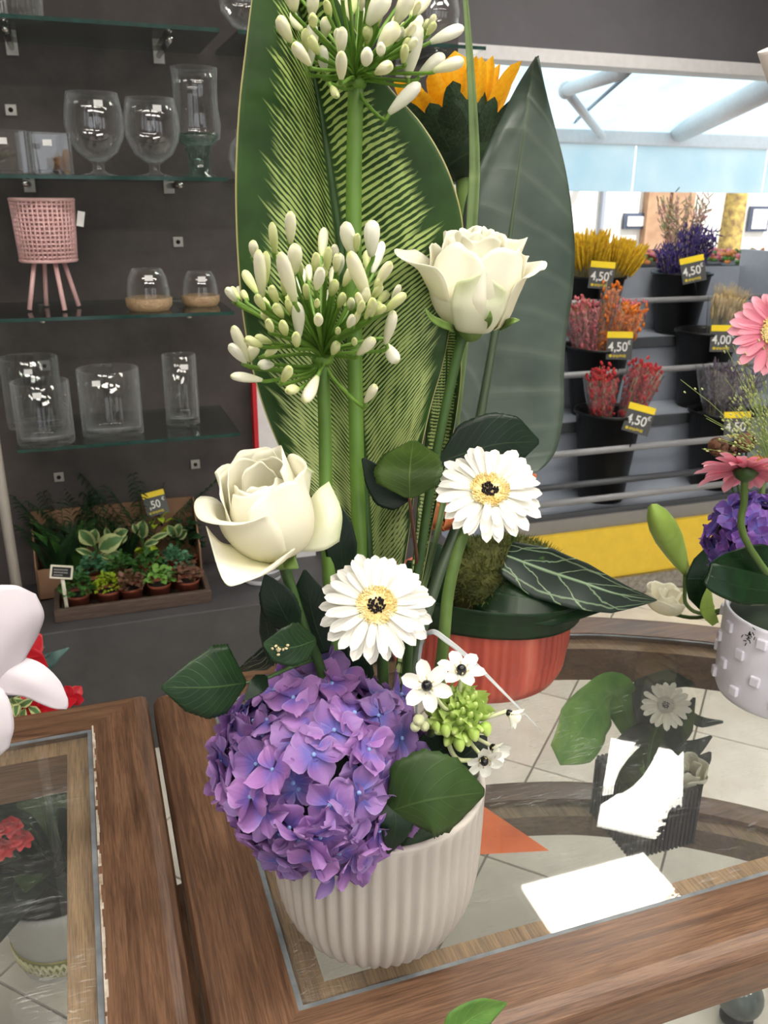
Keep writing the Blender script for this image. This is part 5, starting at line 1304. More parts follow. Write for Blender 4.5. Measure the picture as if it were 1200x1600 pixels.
MB().tube(pts([(702, 1140, .525), (702, 1165, .52), (715, 1186, .515), (740, 1188, .514)]), [.0022, .002, .0016], 8, 14).build('pedicel', m_cream, og)

# ---- pale decorative strand and veined leaf
sd = thing('decor_strand', 'thin pale translucent pointed strand arching right across the red pot', 'decoration', base(650, 0))
m_strand = mk('pale_strand', (222, 226, 226), .3, (236, 238, 240), 30, trans=.4)
MB().leaf([base(650, 0)]+pts([(655, 1030, .585), (672, 988, .57), (700, 1002, .56), (740, 1035, .55), (790, 1085, .535), (845, 1141, .52)]), [.0008, .0012, .0020, .0022, .0016, .001, .0002], nu=3, nv=40, fold=.4).build('strand', m_strand, sd, thick=.0003)
# ================================================================ RED POT ARRANGEMENT
RC = np.array((.490, .990, TOP))
m_red = NT('red_ribbed_glaze'); _o = m_red.obj()
_x = m_red.new('ShaderNodeSeparateXYZ'); m_red.link(_o, _x.inputs[0])
_st = m_red.noise(30, m_red.obj((1, 1, .06)), 3)
_c = m_red.ramp(_st, [(.35, s2l((158, 62, 50))), (.6, s2l((190, 84, 68))), (.8, s2l((206, 122, 102)))])
m_red.link(_c, m_red.b.inputs['Base Color']); m_red.b.inputs['Roughness'].default_value = .35; m_red.bump(_st, .15); m_red = m_red.m
rp = thing('red_pot', 'brick-red ribbed glazed pot behind the bouquet', 'pot', RC)
pr = [(.001, 0), (.108, 0), (.116, .003), (.123, .018), (.1255, .040), (.1258, .046), (.1275, .050), (.128, .12), (.128, .126), (.123, .126), (.12, .05), (.001, .03)]
MB().lathe(pr, 320, RC, rib=lambda q_, r, z: r-.0022*(1-abs(math.cos(32*q_)))*(1 if .008 < z < .122 and r > .11 else 0), closed=True).build('body', m_red, rp)
soilr = tag(MB().lathe([(.116, .045), (.119, .118), (.06, .124), (.001, .126)], 40, RC).build('potting_soil', m_soil, None, loc=RC+np.array((0, 0, .045))), 'dark soil filling the red pot', 'soil')
RT = TOP+.125
m_moss = mk('moss', (88, 90, 40), .95, (52, 58, 26), 60)
ms = thing('moss_mound', 'brown-green moss mound on the red pot', 'moss', RC+np.array((0, 0, .126)))
MC = np.array((RC[0]+.015, RC[1]-.02, RT+.002))
MB().ell(MC+np.array((0, 0, .012)), (.10, .085, .052), None, 20, 10).build('mound', m_moss, ms)
mb = MB(); r = random.Random(2)
for i in range(4200):
    d = nz((r.gauss(0, 1), r.gauss(0, 1)-.4, abs(r.gauss(0, 1)))); p = MC+np.array((0, 0, .012))+d*np.array((.10, .085, .052))*.97
    e = p+nz(d+np.array([r.gauss(0, .6) for _ in range(3)]))*r.uniform(.006, .016)
    sdv = nz(np.cross(e-p, (r.gauss(0, 1), r.gauss(0, 1), 1)))*.0011
    mb.add([p-sdv, p+sdv, e], [(0, 1, 2)])
tag(mb.build('moss_tufts', mk('moss_tuft', (104, 108, 48), .9, (66, 76, 30), 30, trans=.2), ms), kind='stuff')
# collar leaf: a broad strap leaf wrapped round the rim
m_strap = leafmat('strap_leaf', (28, 56, 28), (56, 92, 52), 1, 0, .02, .35, .25, (17, 38, 18))
cl = thing('strap_leaf', 'dark green broad leaf wrapped around the red pot rim', 'leaf', RC+np.array((-.1, -.1, .10)))
def collar(u, v):
    a = math.radians(150+v*200); rr_ = .1345+.0035*math.sin(v*9)+u*.010+.015*max(0, v-.75)
    return (RC[0]+rr_*math.cos(a), RC[1]+rr_*math.sin(a), TOP+.094+.05*u*(1-.3*v)+.012*math.sin(v*5)+.012*v)
MB().grid(8, 60, collar).build('blade', m_strap, cl, thick=.0008)
cl2 = thing('strap_leaf', 'dark green leaf tongue lying right over the red pot rim', 'leaf', RC+np.array((.06, -.05, .13)))
MB().leaf([RC+np.array((.0, -.02, .13))]+pts([(770, 925, .90), (860, 940, .87), (945, 952, .88)]), [.01, .032, .034, .002], nu=8, nv=24, roll=.5).build('blade', m_strap, cl2, thick=.0008)
cl3 = thing('strap_leaf', 'dark green leaf curling up left of the moss mound', 'leaf', RC+np.array((-.06, -.06, .12)))
MB().leaf([RC+np.array((-.04, -.05, .12))]+pts([(668, 920, .91), (672, 875, .905), (655, 850, .92)]), [.015, .03, .028, .004], nu=8, nv=24).build('blade', m_strap, cl3, thick=.0008)
# anthurium leaf
t = NT('veined_anthurium'); u, v = t.uv(); au = t.math('ABSOLUTE', t.math('MULTIPLY_ADD', u, 2, -1))
wv = t.math('MULTIPLY', t.math('SUBTRACT', t.noise(30, t.obj()), .5), .32)
s = t.math('FRACT', t.math('ADD', t.math('SUBTRACT', t.math('MULTIPLY', v, 4.6), t.math('MULTIPLY', au, 1.4)), t.math('ADD', 10, t.math('MULTIPLY', wv, 3))))
def line(x, w): return t.math('SUBTRACT', 1, t.math('DIVIDE', t.math('ABSOLUTE', x), w), clamp=True)
sv = line(t.math('SUBTRACT', s, .5), .06); mv = line(au, .075)
arcv = line(t.math('SUBTRACT', t.math('ADD', au, wv), .74), .05)
arc2 = line(t.math('SUBTRACT', t.math('ADD', au, wv), t.math('MULTIPLY', t.math('SUBTRACT', 1, v), .45)), .05)
mk_ = t.math('MAXIMUM', t.math('MAXIMUM', t.math('MULTIPLY', sv, .75), mv), t.math('MULTIPLY', arcv, .6))
colr = t.mix(t.math('SMOOTH_MIN', t.math('MULTIPLY', mk_, 1.3), 1.0, .1), s2l((24, 42, 30)), s2l((150, 176, 136)))
t.link(colr, t.b.inputs['Base Color']); t.b.inputs['Roughness'].default_value = .45; t.bump(mk_, .4, .001)
m_anth_l = t.m
an = thing('anthurium_leaf', 'dark velvety leaf with white veins reaching right over the table', 'leaf', RC+np.array((.06, -.03, .125)))
MB().leaf(pts([(792, 868, .905), (850, 890, .88), (905, 908, .86), (962, 927, .845), (1026, 938, .84)]), [.020, .030, .026, .016, .001], [.024, .038, .034, .026, .001], nu=16, nv=48, cup=.25, wave=.10, nwave=2, roll=-.15).build('blade', m_anth_l, an, thick=.0007)
MB().tube([RC+np.array((.06, -.03, .125)), P(820, 880, .91), P(850, 872, .881)], .0025, 6, 10).build('leaf_stalk', m_stemd, an)
an2 = thing('anthurium_leaf', 'sliver of white-veined dark leaf behind the left rose leaves', 'leaf', base(480, .05))
MB().leaf([base(490, .05)]+pts([(440, 1030, .66), (405, 1036, .665), (370, 1050, .67)]), [.006, .016, .018, .001], nu=10, nv=24, roll=1.0).build('blade', m_anth_l, an2, thick=.0006)
# red fruit-like blooms peeping out
m_rb = mk('red_yellow_bloom', (176, 50, 44), .5, (214, 150, 84), 24)
for px, py, Y, rpx, lab in ((690, 806, .96, 24, 'red and yellow bloom between the gerbera stem and striped leaf'), (828, 742, .93, 9, 'bright red tip peeping out behind the higher gerbera')):
    c = P(px, py, Y); q_ = thing('red_bloom', lab, 'flower', RC+np.array((.03, -.02, .12))); k = rpx/ppm(c)
    MB().tube([RC+np.array((.03, -.02, .12)), (c+RC+np.array((.03, -.02, .12)))/2+np.array((0, .01, 0)), c], .003, 6, 8).build('stem', m_stemd, q_)
    for i in range(5):
        a = i*1.2566; MB().leaf([c-np.array((0, 0, k)), c+np.array((math.cos(a)*k*.9, math.sin(a)*k*.9, -.2*k)), c+np.array((math.cos(a)*k*.4, math.sin(a)*k*.4, k))], [.2*k, .8*k, .5*k, .05*k], nu=6, nv=10, cup=.2, side=(-math.sin(a), math.cos(a), 0)).build('petal', m_rb, q_, thick=.0005)
# sunflower seen from behind
m_sun = mk('sunflower_ray', (252, 200, 34), .5, (244, 172, 18), 18, trans=.4)
m_sung = leafmat('sunflower_bract', (44, 66, 38), (86, 110, 70), 3, .2, .05, .5, .3, (26, 42, 26))
SC = P(716, 232, 1.02); SA = nz(np.array((-.12, .38, .92)))
sf = thing('sunflower', 'yellow sunflower seen from behind between the two big leaves', 'flower', RC+np.array((-.01, .02, .12)))
MB().tube([RC+np.array((-.01, .02, .12)), P(722, 700, 1.01), P(728, 500, 1.01), P(726, 360, 1.01), SC-SA*.02], [.006, .0065, .007, .009], 10, 30).build('stem', m_gst, sf)
F = frame(SA, CR); r = random.Random(6)
MB().lathe([(.012, -.036), (.030, -.026), (.044, -.006), (.044, .006), (.02, .012), (.001, .012)], 28, SC, axis=SA).build('receptacle', m_sung, sf)
MB().lathe([(.042, .006), (.03, .016), (.001, .014)], 28, SC, axis=SA).build('seed_disc', mk('seed_disc', (60, 40, 22), .9, (36, 24, 14), 90), sf)
sunp = [petal_mesh('ray_petal', m_sun, 1.0, w, .55, c_, .4, 4, 8, 0, .5) for w, c_ in ((.20, .10), (.24, .2), (.17, .02))]
for i in range(30):
    a = 2*math.pi*i/30+r.gauss(0, .05)
    M = Matrix.Translation(Vector(SC)) @ F.to_4x4() @ Matrix.Rotation(a, 4, 'Z') @ Matrix.Translation((.038, 0, .006)) @ Matrix.Rotation(-r.uniform(.55, 1.1), 4, 'Y') @ Matrix.Rotation(r.gauss(0, .2), 4, 'X') @ Matrix.Scale(.074*r.uniform(.85, 1.15), 4)
    inst(sunp[r.randrange(3)], 'ray_petal', sf, M)
brm2 = [petal_mesh('bract', m_sung, 1.0, .27, .22, c_, .3, 5, 12, 0, .75) for c_ in (.15, .4, -.1)]
for i in range(26):
    a = 2*math.pi*i/26*2+r.gauss(0, .1); lay = i % 2
    M = Matrix.Translation(Vector(SC)) @ F.to_4x4() @ Matrix.Rotation(a, 4, 'Z') @ Matrix.Translation((.024+.012*lay, 0, -.022+.012*lay)) @ Matrix.Rotation(-r.uniform(.3, .8), 4, 'Y') @ Matrix.Scale(.066*r.uniform(.85, 1.15), 4)
    inst(brm2[r.randrange(3)], 'bract', sf, M)

# ================================================================ WHITE STUDDED POT ARRANGEMENT (RIGHT)
WC = np.array((.842, .782, TOP))
m_wpot = mk('white_satin_ceramic', (226, 224, 234), .35, (220, 218, 228), 10)
wpot = thing('studded_pot', 'white pot with raised square studs at the right edge', 'pot', WC)
WR = .084; WH = .125
MB().lathe([(.001, 0), (.070, 0), (.078, .003), (.082, .012), (WR, .05), (WR, WH-.003), (WR-.001, WH), (WR-.005, WH), (WR-.006, WH-.005), (.076, .02), (.001, .02)], 72, WC, closed=True).build('body', m_wpot, wpot)
for row in range(4):
    for i in range(10):
        a = 2*math.pi*(i+.5*(row % 2))/10+.1; c_, s_ = math.cos(a), math.sin(a)
        MB().box((WC[0]+(WR+.001)*c_, WC[1]+(WR+.001)*s_, TOP+.026+row*.027), (.006, .013, .014), Matrix.Rotation(a, 3, 'Z')).build('stud', m_wpot, wpot, False, bevel=.0018)
mb = MB(); r = random.Random(1); a0 = math.atan2(-WC[1], -WC[0])-.55
for i in range(16):
    a = a0+r.gauss(0, .05); z = TOP+WH-.016+r.gauss(0, .005)
    mb.box((WC[0]+(WR+.0005)*math.cos(a), WC[1]+(WR+.0005)*math.sin(a), z), (.0006, .0045, .0009), Matrix.Rotation(a, 3, 'Z') @ Matrix.Rotation(r.uniform(0, 3.1), 3, 'X'))
mb.build('scribble_mark', m_black, wpot, False)
tag(MB().lathe([(.074, .05), (.077, .115), (.04, .12), (.001, .12)], 40, WC).build('floral_foam', mk('foam_right', (40, 54, 38), .95, bump=.3), None, loc=WC+np.array((0, 0, .05))), 'dark floral foam filling the white studded pot', 'floral foam')
WT = WC+np.array((0, 0, .118))
m_hyd2 = hyd_mat('violet_hydrangea', (92, 84, 170), (104, 72, 156), (120, 88, 170), (130, 90, 140))
hy2 = thing('hydrangea', 'dark violet hydrangea head in the white studded pot', 'flower', WT)
HC2 = P(1172, 842, .80)
hydrangea(hy2, HC2, (.052, .048, .055), 90, .0165, m_hyd2, 9, lambda p: p[2] > TOP+.10, eyes=False)
MB().tube([WT, HC2], .005, 8, 5).build('stem', m_stemd, hy2)
m_pkp = NT('pink_gerbera_petal'); _u, _v = m_pkp.uv(); _c = m_pkp.ramp(_v, [(0, s2l((206, 110, 130))), (.5, s2l((232, 140, 162))), (1, s2l((242, 176, 190)))])
m_pkp.link(_c, m_pkp.b.inputs['Base Color']); m_pkp.b.inputs['Roughness'].default_value = .5; m_pkp.translucent(_c, .3); m_pkp = m_pkp.m
pg = thing('pink_gerbera', 'pink gerbera seen from below its rim in front of the violet hydrangea', 'flower', WT+np.array((-.01, -.05, 0)))
GP = P(1165, 735, .72); nP = nz(np.array((.36, .46, .82)))
gerbera(pg, GP, nP, 74/ppm(GP), m_pkp, 14, True, .08, ((24, 1.0, -.0), (18, .85, .08)), .125)
MB().tube([WT+np.array((-.01, -.05, 0)), P(1168, 850, .722), P(1163, 780, .72), GP-nP*.008], [.0042, .004, .004], 8, 16).build('stem', m_gst, pg)
pg2 = thing('pink_gerbera', 'tall pink gerbera facing left, cut by the right edge', 'flower', WT+np.array((.02, .0, 0)))
GP2 = P(1215, 518, .80); nP2 = nz(nz(CAMPOS-GP2)+np.array((.15, 0, .25)))
gerbera(pg2, GP2, nP2, 72/ppm(GP2), m_pkp, 15, True, .0, ((24, 1.0, -.02), (18, .85, .05)), .125, core=mk('green_gerbera_eye', (110, 130, 60), .7))
MB().tube([WT+np.array((.02, 0, 0)), P(1225, 800, .80), P(1222, 620, .80), GP2-nP2*.01], .004, 8, 16).build('stem', m_gst, pg2)
m_orr = mk('orange_red_petal', (224, 66, 42), .5, (244, 190, 50), 26, trans=.25)
og2 = thing('orange_flower', 'orange-red and yellow flower behind the pink gerbera', 'flower', WT+np.array((.03, .02, 0)))
oc = P(1196, 722, .85)
gerbera(og2, oc, nz(np.array((-.2, -.1, 1.0))), 34/ppm(oc), m_orr, 17, False, .15, ((16, 1.0, 0),), .2)
MB().tube([WT+np.array((.03, .02, 0)), P(1190, 850, .80), oc], .0035, 8, 10).build('stem', m_gst, og2)
# folded dark leaf round the hydrangea
m_fold = leafmat('glossy_folded_leaf', (26, 54, 28), (50, 84, 46), 1, 0, .02, .25, .2, (16, 36, 18))
fl_ = thing('folded_leaf', 'dark glossy leaf folded in a loop over the white studded pot', 'leaf', WT+np.array((-.04, -.06, 0)))
fr_ = [[(1210, 945, .70), (1222, 905, .715)], [(1160, 945, .69), (1170, 892, .705)], [(1112, 925, .695), (1118, 880, .705)], [(1100, 905, .705), (1112, 878, .715)], [(1120, 890, .722), (1140, 862, .735)], [(1180, 900, .735), (1190, 850, .745)], [(1225, 915, .735), (1230, 868, .745)]]
MB().patch([pts(r_) for r_ in fr_], 8, 40).build('blade', m_fold, fl_, thick=.0008)
# lily bud, leaf and small white rose leaning out to the left behind the pot
m_lily = leafmat('lily_bud_green', (158, 190, 84), (120, 154, 60), 1, 0, .03, .4, .3, (174, 204, 104))
lb = thing('lily_stem', 'closed green lily bud on its stem left of the white studded pot', 'flower', WT+np.array((-.02, .05, 0)))
B0, B1 = P(1072, 896, .93), P(1018, 788, .93); L = np.linalg.norm(B1-B0)
MB().lathe([(.005, 0), (.009, .10*L), (.0145, .30*L), (.0185, .50*L), (.0185, .68*L), (.0145, .84*L), (.007, .96*L), (.001, L)], 18, B0, axis=B1-B0, rib=lambda q_, r_, z: r_*(1+.10*math.cos(3*q_))).build('bud', m_lily, lb)
MB().tube([WT+np.array((-.02, .05, 0)), P(1100, 958, .90), P(1073, 945, .92), P(1070, 920, .93), B0+nz(B1-B0)*.004], [.003, .003, .0028], 8, 20).build('stem', m_gst, lb)
leafpart(lb, [(1100, 950, .90), (1092, 905, .905), (1110, 850, .91)], (8, 20, 20, 16, 2), None, m_fold)
leafpart(lb, [(1118, 975, .88), (1105, 950, .885), (1108, 915, .89)], (6, 10, 12, 8, 2), None, m_lily)
rs = thing('white_rose', 'small creamy rose lying low beyond the table far rail', 'flower', WT+np.array((-.03, .05, 0)))
rc = P(1036, 955, .985); k = 1/ppm(rc)
for i, (th, rr_, h) in enumerate(((220, 30, 30), (300, 30, 32), (20, 28, 34), (140, 30, 34), (90, 26, 38), (250, 20, 36), (10, 16, 38), (130, 12, 38))):
    rose_petal(rs, rc, (0.1, -.1, 1), th, 60, [(2*k, 0), (rr_*.8*k, 6*k), (rr_*k, 20*k), (rr_*1.05*k, h*k)], seed=70+i)
MB().tube([WT+np.array((-.03, .05, 0)), P(1090, 965, .93), rc], .003, 8, 10).build('stem', m_stemd, rs)
# airy panicum grass
pn = thing('panic_grass', 'airy spray of fine green grass seeds at the right edge', 'grass', WT+np.array((.0, .03, 0)))
mb = MB(); sd_ = MB(); r = random.Random(21); root = P(1212, 760, .80)
mb.tube([WT+np.array((0, .03, 0)), P(1222, 850, .80), root], .0018, 5, 8)
for i in range(110):
    tip = P(1200+r.gauss(-8, 42), 640+r.gauss(0, 46), .80+r.gauss(0, .03)); m = root+(tip-root)*.5+np.array((0, 0, .015))
    mb.tube([root, m, tip], .00035, 3, 4, False)
    for j in range(4):
        p = cr([root, m, tip], r.uniform(.55, 1.0))+np.array([r.gauss(0, .004) for _ in range(3)])
        sd_.ell(p, (.0012, .0012, .0026), frame(tip-m), 4, 3)
tag(mb.build('stalks', mk('panic_stalk', (136, 156, 84), .6), pn), kind='stuff'); tag(sd_.build('seeds', mk('panic_seed', (182, 190, 122), .6), pn), kind='stuff')
# brown papery blooms below the last price card
br = thing('brown_flowers', 'brown papery dried blooms under the price card by the pink gerbera', 'flower', WT+np.array((.01, .05, 0)))
for i, (px, py, rp_) in enumerate(((1122, 698, 20), (1165, 692, 20), (1140, 704, 14))):
    c = P(px, py, .90); k = rp_/ppm(c); mb = MB()
    for j in range(40):
        d = nz([r.gauss(0, 1) for _ in range(3)]); mb.ell(c+d*k*.7, (k*.35, k*.35, k*.06), frame(d), 6, 3)
    tag(mb.build('bloom', mk('brown_bloom', (130, 84, 58), .8, (84, 58, 46), 40), br), kind='stuff')
    MB().tube([WT+np.array((.01, .05, 0)), P(1175, 850, .87), c], .0018, 5, 8).build('stem', m_stemd, br)
# white calla at the top right edge
ca = thing('calla_lily', 'white rolled bloom cut by the upper right edge', 'flower', WT+np.array((.03, .03, 0)))
c0, c1 = P(1240, 240, .84), P(1222, 70, .84); Lc = np.linalg.norm(c1-c0)
MB().lathe([(.006, 0), (.012, Lc*.3), (.019, Lc*.75), (.024, Lc*.97), (.0245, Lc), (.0235, Lc), (.018, Lc*.75), (.011, Lc*.3)], 28, c0, axis=c1-c0, closed=True).build('spathe', mk('calla_white', (244, 238, 232), .45, trans=.25), ca)
MB().tube([WT+np.array((.03, .03, 0)), P(1250, 700, .84), P(1248, 420, .84), c0], .005, 8, 16).build('stem', m_gst, ca)

# ================================================================ THINGS UNDER THE RIGHT TABLE'S GLASS (ON THE LOWER SHELF)
LOW = .50-.0025
def mini():
    c = PZ(1032, 1318, LOW); c = np.array((c[0]-.005, c[1]+.045, LOW)); w = .056; h = .105
    t = thing('black_planter', 'small black ribbed cube planter seen through the right table glass', 'planter', c)
    mb = MB(); n = 15
    for s in (-1, 1):
        mb.bb((c[0]-w, c[1]+s*w-.003, LOW), (c[0]+w, c[1]+s*w+.003, LOW+h)); mb.bb((c[0]+s*w-.003, c[1]-w, LOW), (c[0]+s*w+.003, c[1]+w, LOW+h))
        for i in range(n):
            x = -w+2*w*(i+.5)/n; mb.bb((c[0]+x-.002, c[1]+s*(w+.004)-.002, LOW), (c[0]+x+.002, c[1]+s*(w+.004)+.002, LOW+h)); mb.bb((c[0]+s*(w+.004)-.002, c[1]+x-.002, LOW), (c[0]+s*(w+.004)+.002, c[1]+x+.002, LOW+h))
    mb.bb((c[0]-w, c[1]-w, LOW), (c[0]+w, c[1]+w, LOW+.004)); mb.build('box', mk('black_planter', (34, 30, 28), .6), t, False)
    MB().bb((c[0]-w+.003, c[1]-w+.003, LOW+.004), (c[0]+w-.003, c[1]+w-.003, LOW+h-.012)).build('soil', m_soil, t, False)
    top = c+np.array((0, 0, h-.012)); Yt = c[1]
    def st(name, label, cat): return thing(name, label, cat, top)
    g = st('mini_gerbera', 'small white gerbera seen through the table glass', 'flower'); C = P(1040, 1102, Yt-.045); nn = nz(nz(CAMPOS-C)+np.array((0, 0, .2)))
    gerbera(g, C, nn, 38/ppm(C), m_gerb, 30, True, 0, ((18, 1, 0), (14, .85, .06)), .14, core=mk('grey_eye', (90, 80, 96), .7), ring=mk('pale_ring', (214, 210, 200), .7))
    MB().tube([top, (top+C)/2+np.array((-.01, 0, 0)), C-nn*.006], .0022, 6, 8).build('stem', m_stemd, g)
    ro = st('small_rose', 'small cream rose on the black planter seen through the table glass', 'flower'); rc_ = P(1074, 1222, Yt-.02); k = 1/ppm(rc_)
    for i, (th, rr_, h_) in enumerate(((220, 26, 30), (300, 26, 34), (20, 26, 38), (140, 26, 38), (90, 24, 42), (250, 17, 40), (10, 14, 42), (130, 9, 42))):
        rose_petal(ro, rc_, nz(nz(CAMPOS-rc_)*.5+np.array((0, 0, 1))), th, 60, [(2*k, 0), (rr_*.8*k, 6*k), (rr_*k, 22*k), (rr_*1.0*k, h_*k)], seed=90+i)
    MB().tube([top, rc_], .003, 6, 4).build('stem', m_stemd, ro)
    lg = st('broad_leaf', 'broad pale green folded leaf under the table glass', 'leaf')
    MB().leaf([top]+pts([(985, 1130, Yt+.03), (960, 1085, Yt+.02), (930, 1110, Yt-.02), (900, 1150, Yt-.05), (868, 1180, Yt-.07)]), [.004, .022, .034, .040, .044, .016], nu=8, nv=36, roll=.1).build('blade', leafmat('pale_broad_leaf', (116, 158, 72), (150, 186, 110), 6, .3, .05, .4, .25, (84, 130, 56)), lg, thick=.0006)
    dk = st('dark_foliage', 'dark leaves around the small planter under the table glass', 'foliage')
    for (m_, w_) in (([(1030, 1180), (1000, 1150), (960, 1160)], 22), ([(1030, 1180), (1060, 1140), (1085, 1090)], 22), ([(1030, 1180), (1020, 1110), (1010, 1060)], 24), ([(1040, 1180), (1080, 1170), (1112, 1150)], 16), ([(1030, 1190), (990, 1180), (945, 1185)], 20),
                    ([(1060, 1120), (1095, 1128), (1130, 1128)], 9), ([(1000, 1080), (1040, 1062), (1085, 1070)], 18), ([(1040, 1210), (1090, 1190), (1110, 1175)], 18)):
        mm = [top]+[P(a, b, Yt+.02-.02*i) for i, (a, b) in enumerate(m_)]; k = 1/ppm(mm[1])
        MB().leaf(mm, [2*k, w_*.7*k, w_*k, 2*k], nu=6, nv=16).build('leaf', m_dleaf, dk, thick=.0005)
mini()
# orange folded paper cone on the lower shelf
a, b, c_, d = PZ(700, 1338, LOW), PZ(858, 1330, LOW), PZ(770, 1300, LOW), PZ(700, 1300, LOW)
oz = thing('orange_paper', 'orange folded paper corner seen under the table glass', 'paper', (a+b)/2)
m_orp = mk('orange_paper', (226, 112, 52), .7, (206, 96, 44), 10)
ap = (c_+d)/2+np.array((.02, 0, .045))
mb = MB(); mb.add([a+np.array((0, 0, .001)), b+np.array((0, 0, .001)), c_+np.array((0, 0, .002)), d+np.array((0, 0, .002)), ap], [(0, 1, 4), (1, 2, 4), (2, 3, 4), (3, 0, 4), (3, 2, 1, 0)])
mb.build('folded_sheet', m_orp, oz, False, thick=.001)

# ================================================================ LEFT TABLE: POT BELOW THE GLASS, WHITE ORCHID ABOVE
fl0 = PZ(100, 1535, 0.0); fc = np.array((fl0[0]+.005, fl0[1]+.085, 0.0))
gp = thing('banded_pot', 'grey-white pot with a gold zigzag band under the left table glass', 'pot', fc)
k = .125
MB().lathe([(.001, 0), (.082, 0), (.088, .005), (.112, .16), (.120, .19), (.116, .19), (.108, .158), (.082, .02), (.001, .02)], 48, fc, closed=True).build('body', mk('grey_white_glaze', (206, 206, 200), .4), gp)
m_gold = mk('gold_glaze', (168, 156, 66), .5)
def rad_at(z): return .088+(z-.005)/.155*.024+.0008
for z_ in (.022, .062):
    MB().lathe([(rad_at(z_), z_), (rad_at(z_)+.0020, z_+.003), (rad_at(z_+.006), z_+.006)], 48, fc, closed=True).build('band_line', m_gold, gp)
MB().lathe([(rad_at(.026), .026), (rad_at(.026)+.0008, .027), (rad_at(.062)+.0008, .061), (rad_at(.062), .062)], 48, fc, closed=True).build('olive_band', mk('olive_glaze', (128, 128, 58), .5), gp)
for ph in (0, 1):
    zz = []
    for i in range(49):
        f = (i+ph) % 2; z_ = .028+f*.030; a_ = 2*math.pi*i/48; zz.append((fc[0]+(rad_at(z_)+.001)*math.cos(a_), fc[1]+(rad_at(z_)+.001)*math.sin(a_), z_))
    mb = MB()
    for i in range(48): mb.tube([zz[i], zz[i+1]], .0028, 5)
    mb.build('zigzag_line', mk('cream_glaze_line', (226, 220, 172), .5), gp)
MB().lathe([(.105, .15), (.06, .170), (.001, .175)], 30, fc).build('soil', m_soil, gp)
pf_ = thing('red_flowering_plant', 'dark leafy plant with coral-red flowers under the left table glass', 'plant', fc+np.array((0, 0, .175)))
r = random.Random(33)
for i in range(40):
    a_ = i*2.4; el = r.uniform(.15, 1.1); d = np.array((math.cos(a_)*math.cos(el), math.sin(a_)*math.cos(el), math.sin(el))); l = r.uniform(.14, .30)
    b_ = fc+np.array((0, 0, .18)); mm = [b_, b_+d*l*.5+np.array((0, 0, .03)), b_+d*l]
    MB().leaf(mm, [.006, .035, .045, .03, .002], nu=6, nv=12, cup=.2, side=np.cross(d, (r.gauss(0, .3), r.gauss(0, .3), 1))).build('leaf', m_dleaf if i % 3 else m_hleaf, pf_, thick=.0006)
m_coral = mk('coral_petal', (226, 84, 90), .5, (206, 56, 66), 30, trans=.25)
for i, (px, py) in enumerate(((18, 1285), (5, 1320), (34, 1305), (-12, 1290))):
    c = P(px, py, fc[1]-.14); mb = MB()
    for j in range(7):
        a_ = j*.9; d = nz(np.array((math.cos(a_), -.6, math.sin(a_)))); mb.leaf([c, c+d*.012, c+d*.024+np.array((0, -.004, 0))], [.003, .011, .010, .002], nu=4, nv=6, cup=.3)
    fo = mb.build('flower', m_coral, pf_); MB().tube([fc+np.array((0, 0, .18)), (c+fc+np.array((0, 0, .3)))/2, c], .002, 5, 6).build('flower_stalk', m_stemd, fo)
MB().tube([fc+np.array((.03, .02, .17)), P(78, 1310, fc[1]), P(58, 1150, fc[1])], .003, 8, 10).build('white_rod', mk('pale_rod', (214, 206, 192), .5), pf_)  # thin off-white rod rising from the pot through the leaves
# orchid with huge white petals at the left edge
m_orch = mk('white_orchid_petal', (246, 240, 244), .5, (240, 232, 238), 12, trans=.25)
ob = np.array((-.30, .80, TOP)); oc_ = P(-45, 1040, .78)
op = thing('orchid_pot', 'plain white pot of the orchid on the left table, out at the left', 'pot', ob)
MB().lathe([(.001, 0), (.05, 0), (.06, .11), (.056, .11), (.047, .01), (.001, .01)], 36, ob, closed=True).build('body', m_wpot, op)
MB().lathe([(.052, .08), (.02, .095), (.001, .095)], 24, ob).build('bark', m_soil, op)
oo = thing('white_orchid', 'large white petalled flower cut by the left edge', 'flower', ob+np.array((0, 0, .09)))
MB().tube([ob+np.array((0, 0, .09)), ob+np.array((.0, .02, .22)), oc_+np.array((-.01, .03, .01)), oc_], .0025, 8, 16).build('stem', m_gst, oo)
for ct_ in ([[(-40, 1040, .78), (-36, 1032, .78), (-32, 1028, .78)], [(-10, 1082, .765), (-6, 1010, .75), (-25, 930, .76)], [(30, 1042, .755), (34, 975, .745), (18, 914, .752)], [(60, 992, .757), (69, 960, .75), (56, 928, .753)]],
            [[(-40, 1045, .78), (-38, 1040, .78), (-34, 1036, .78)], [(0, 1082, .76), (8, 1052, .755), (12, 1024, .765)], [(36, 1088, .745), (52, 1066, .74), (60, 1034, .75)], [(80, 1106, .735), (92, 1088, .735), (92, 1062, .74)], [(104, 1108, .733), (107, 1102, .733), (106, 1092, .734)]],
            [[(-40, 1050, .78), (-38, 1050, .78), (-34, 1048, .78)], [(-60, 1110, .76), (-20, 1090, .75), (8, 1082, .755)], [(-60, 1170, .75), (-20, 1150, .74), (22, 1130, .745)], [(-40, 1200, .75), (-15, 1192, .745), (14, 1168, .745)]],
            [[(-45, 1040, .785), (-50, 1036, .785), (-55, 1034, .785)], [(-100, 1040, .77), (-110, 1000, .765), (-95, 960, .77)], [(-150, 1040, .765), (-160, 990, .76), (-130, 940, .765)]],
            [[(-45, 1046, .785), (-50, 1046, .785), (-54, 1044, .785)], [(-90, 1100, .76), (-110, 1070, .76), (-110, 1050, .765)], [(-140, 1130, .755), (-160, 1100, .75), (-150, 1070, .755)]]):
    MB().patch([pts(r_) for r_ in ct_], 14, 18).build('petal', m_orch, oo, thick=.0008)
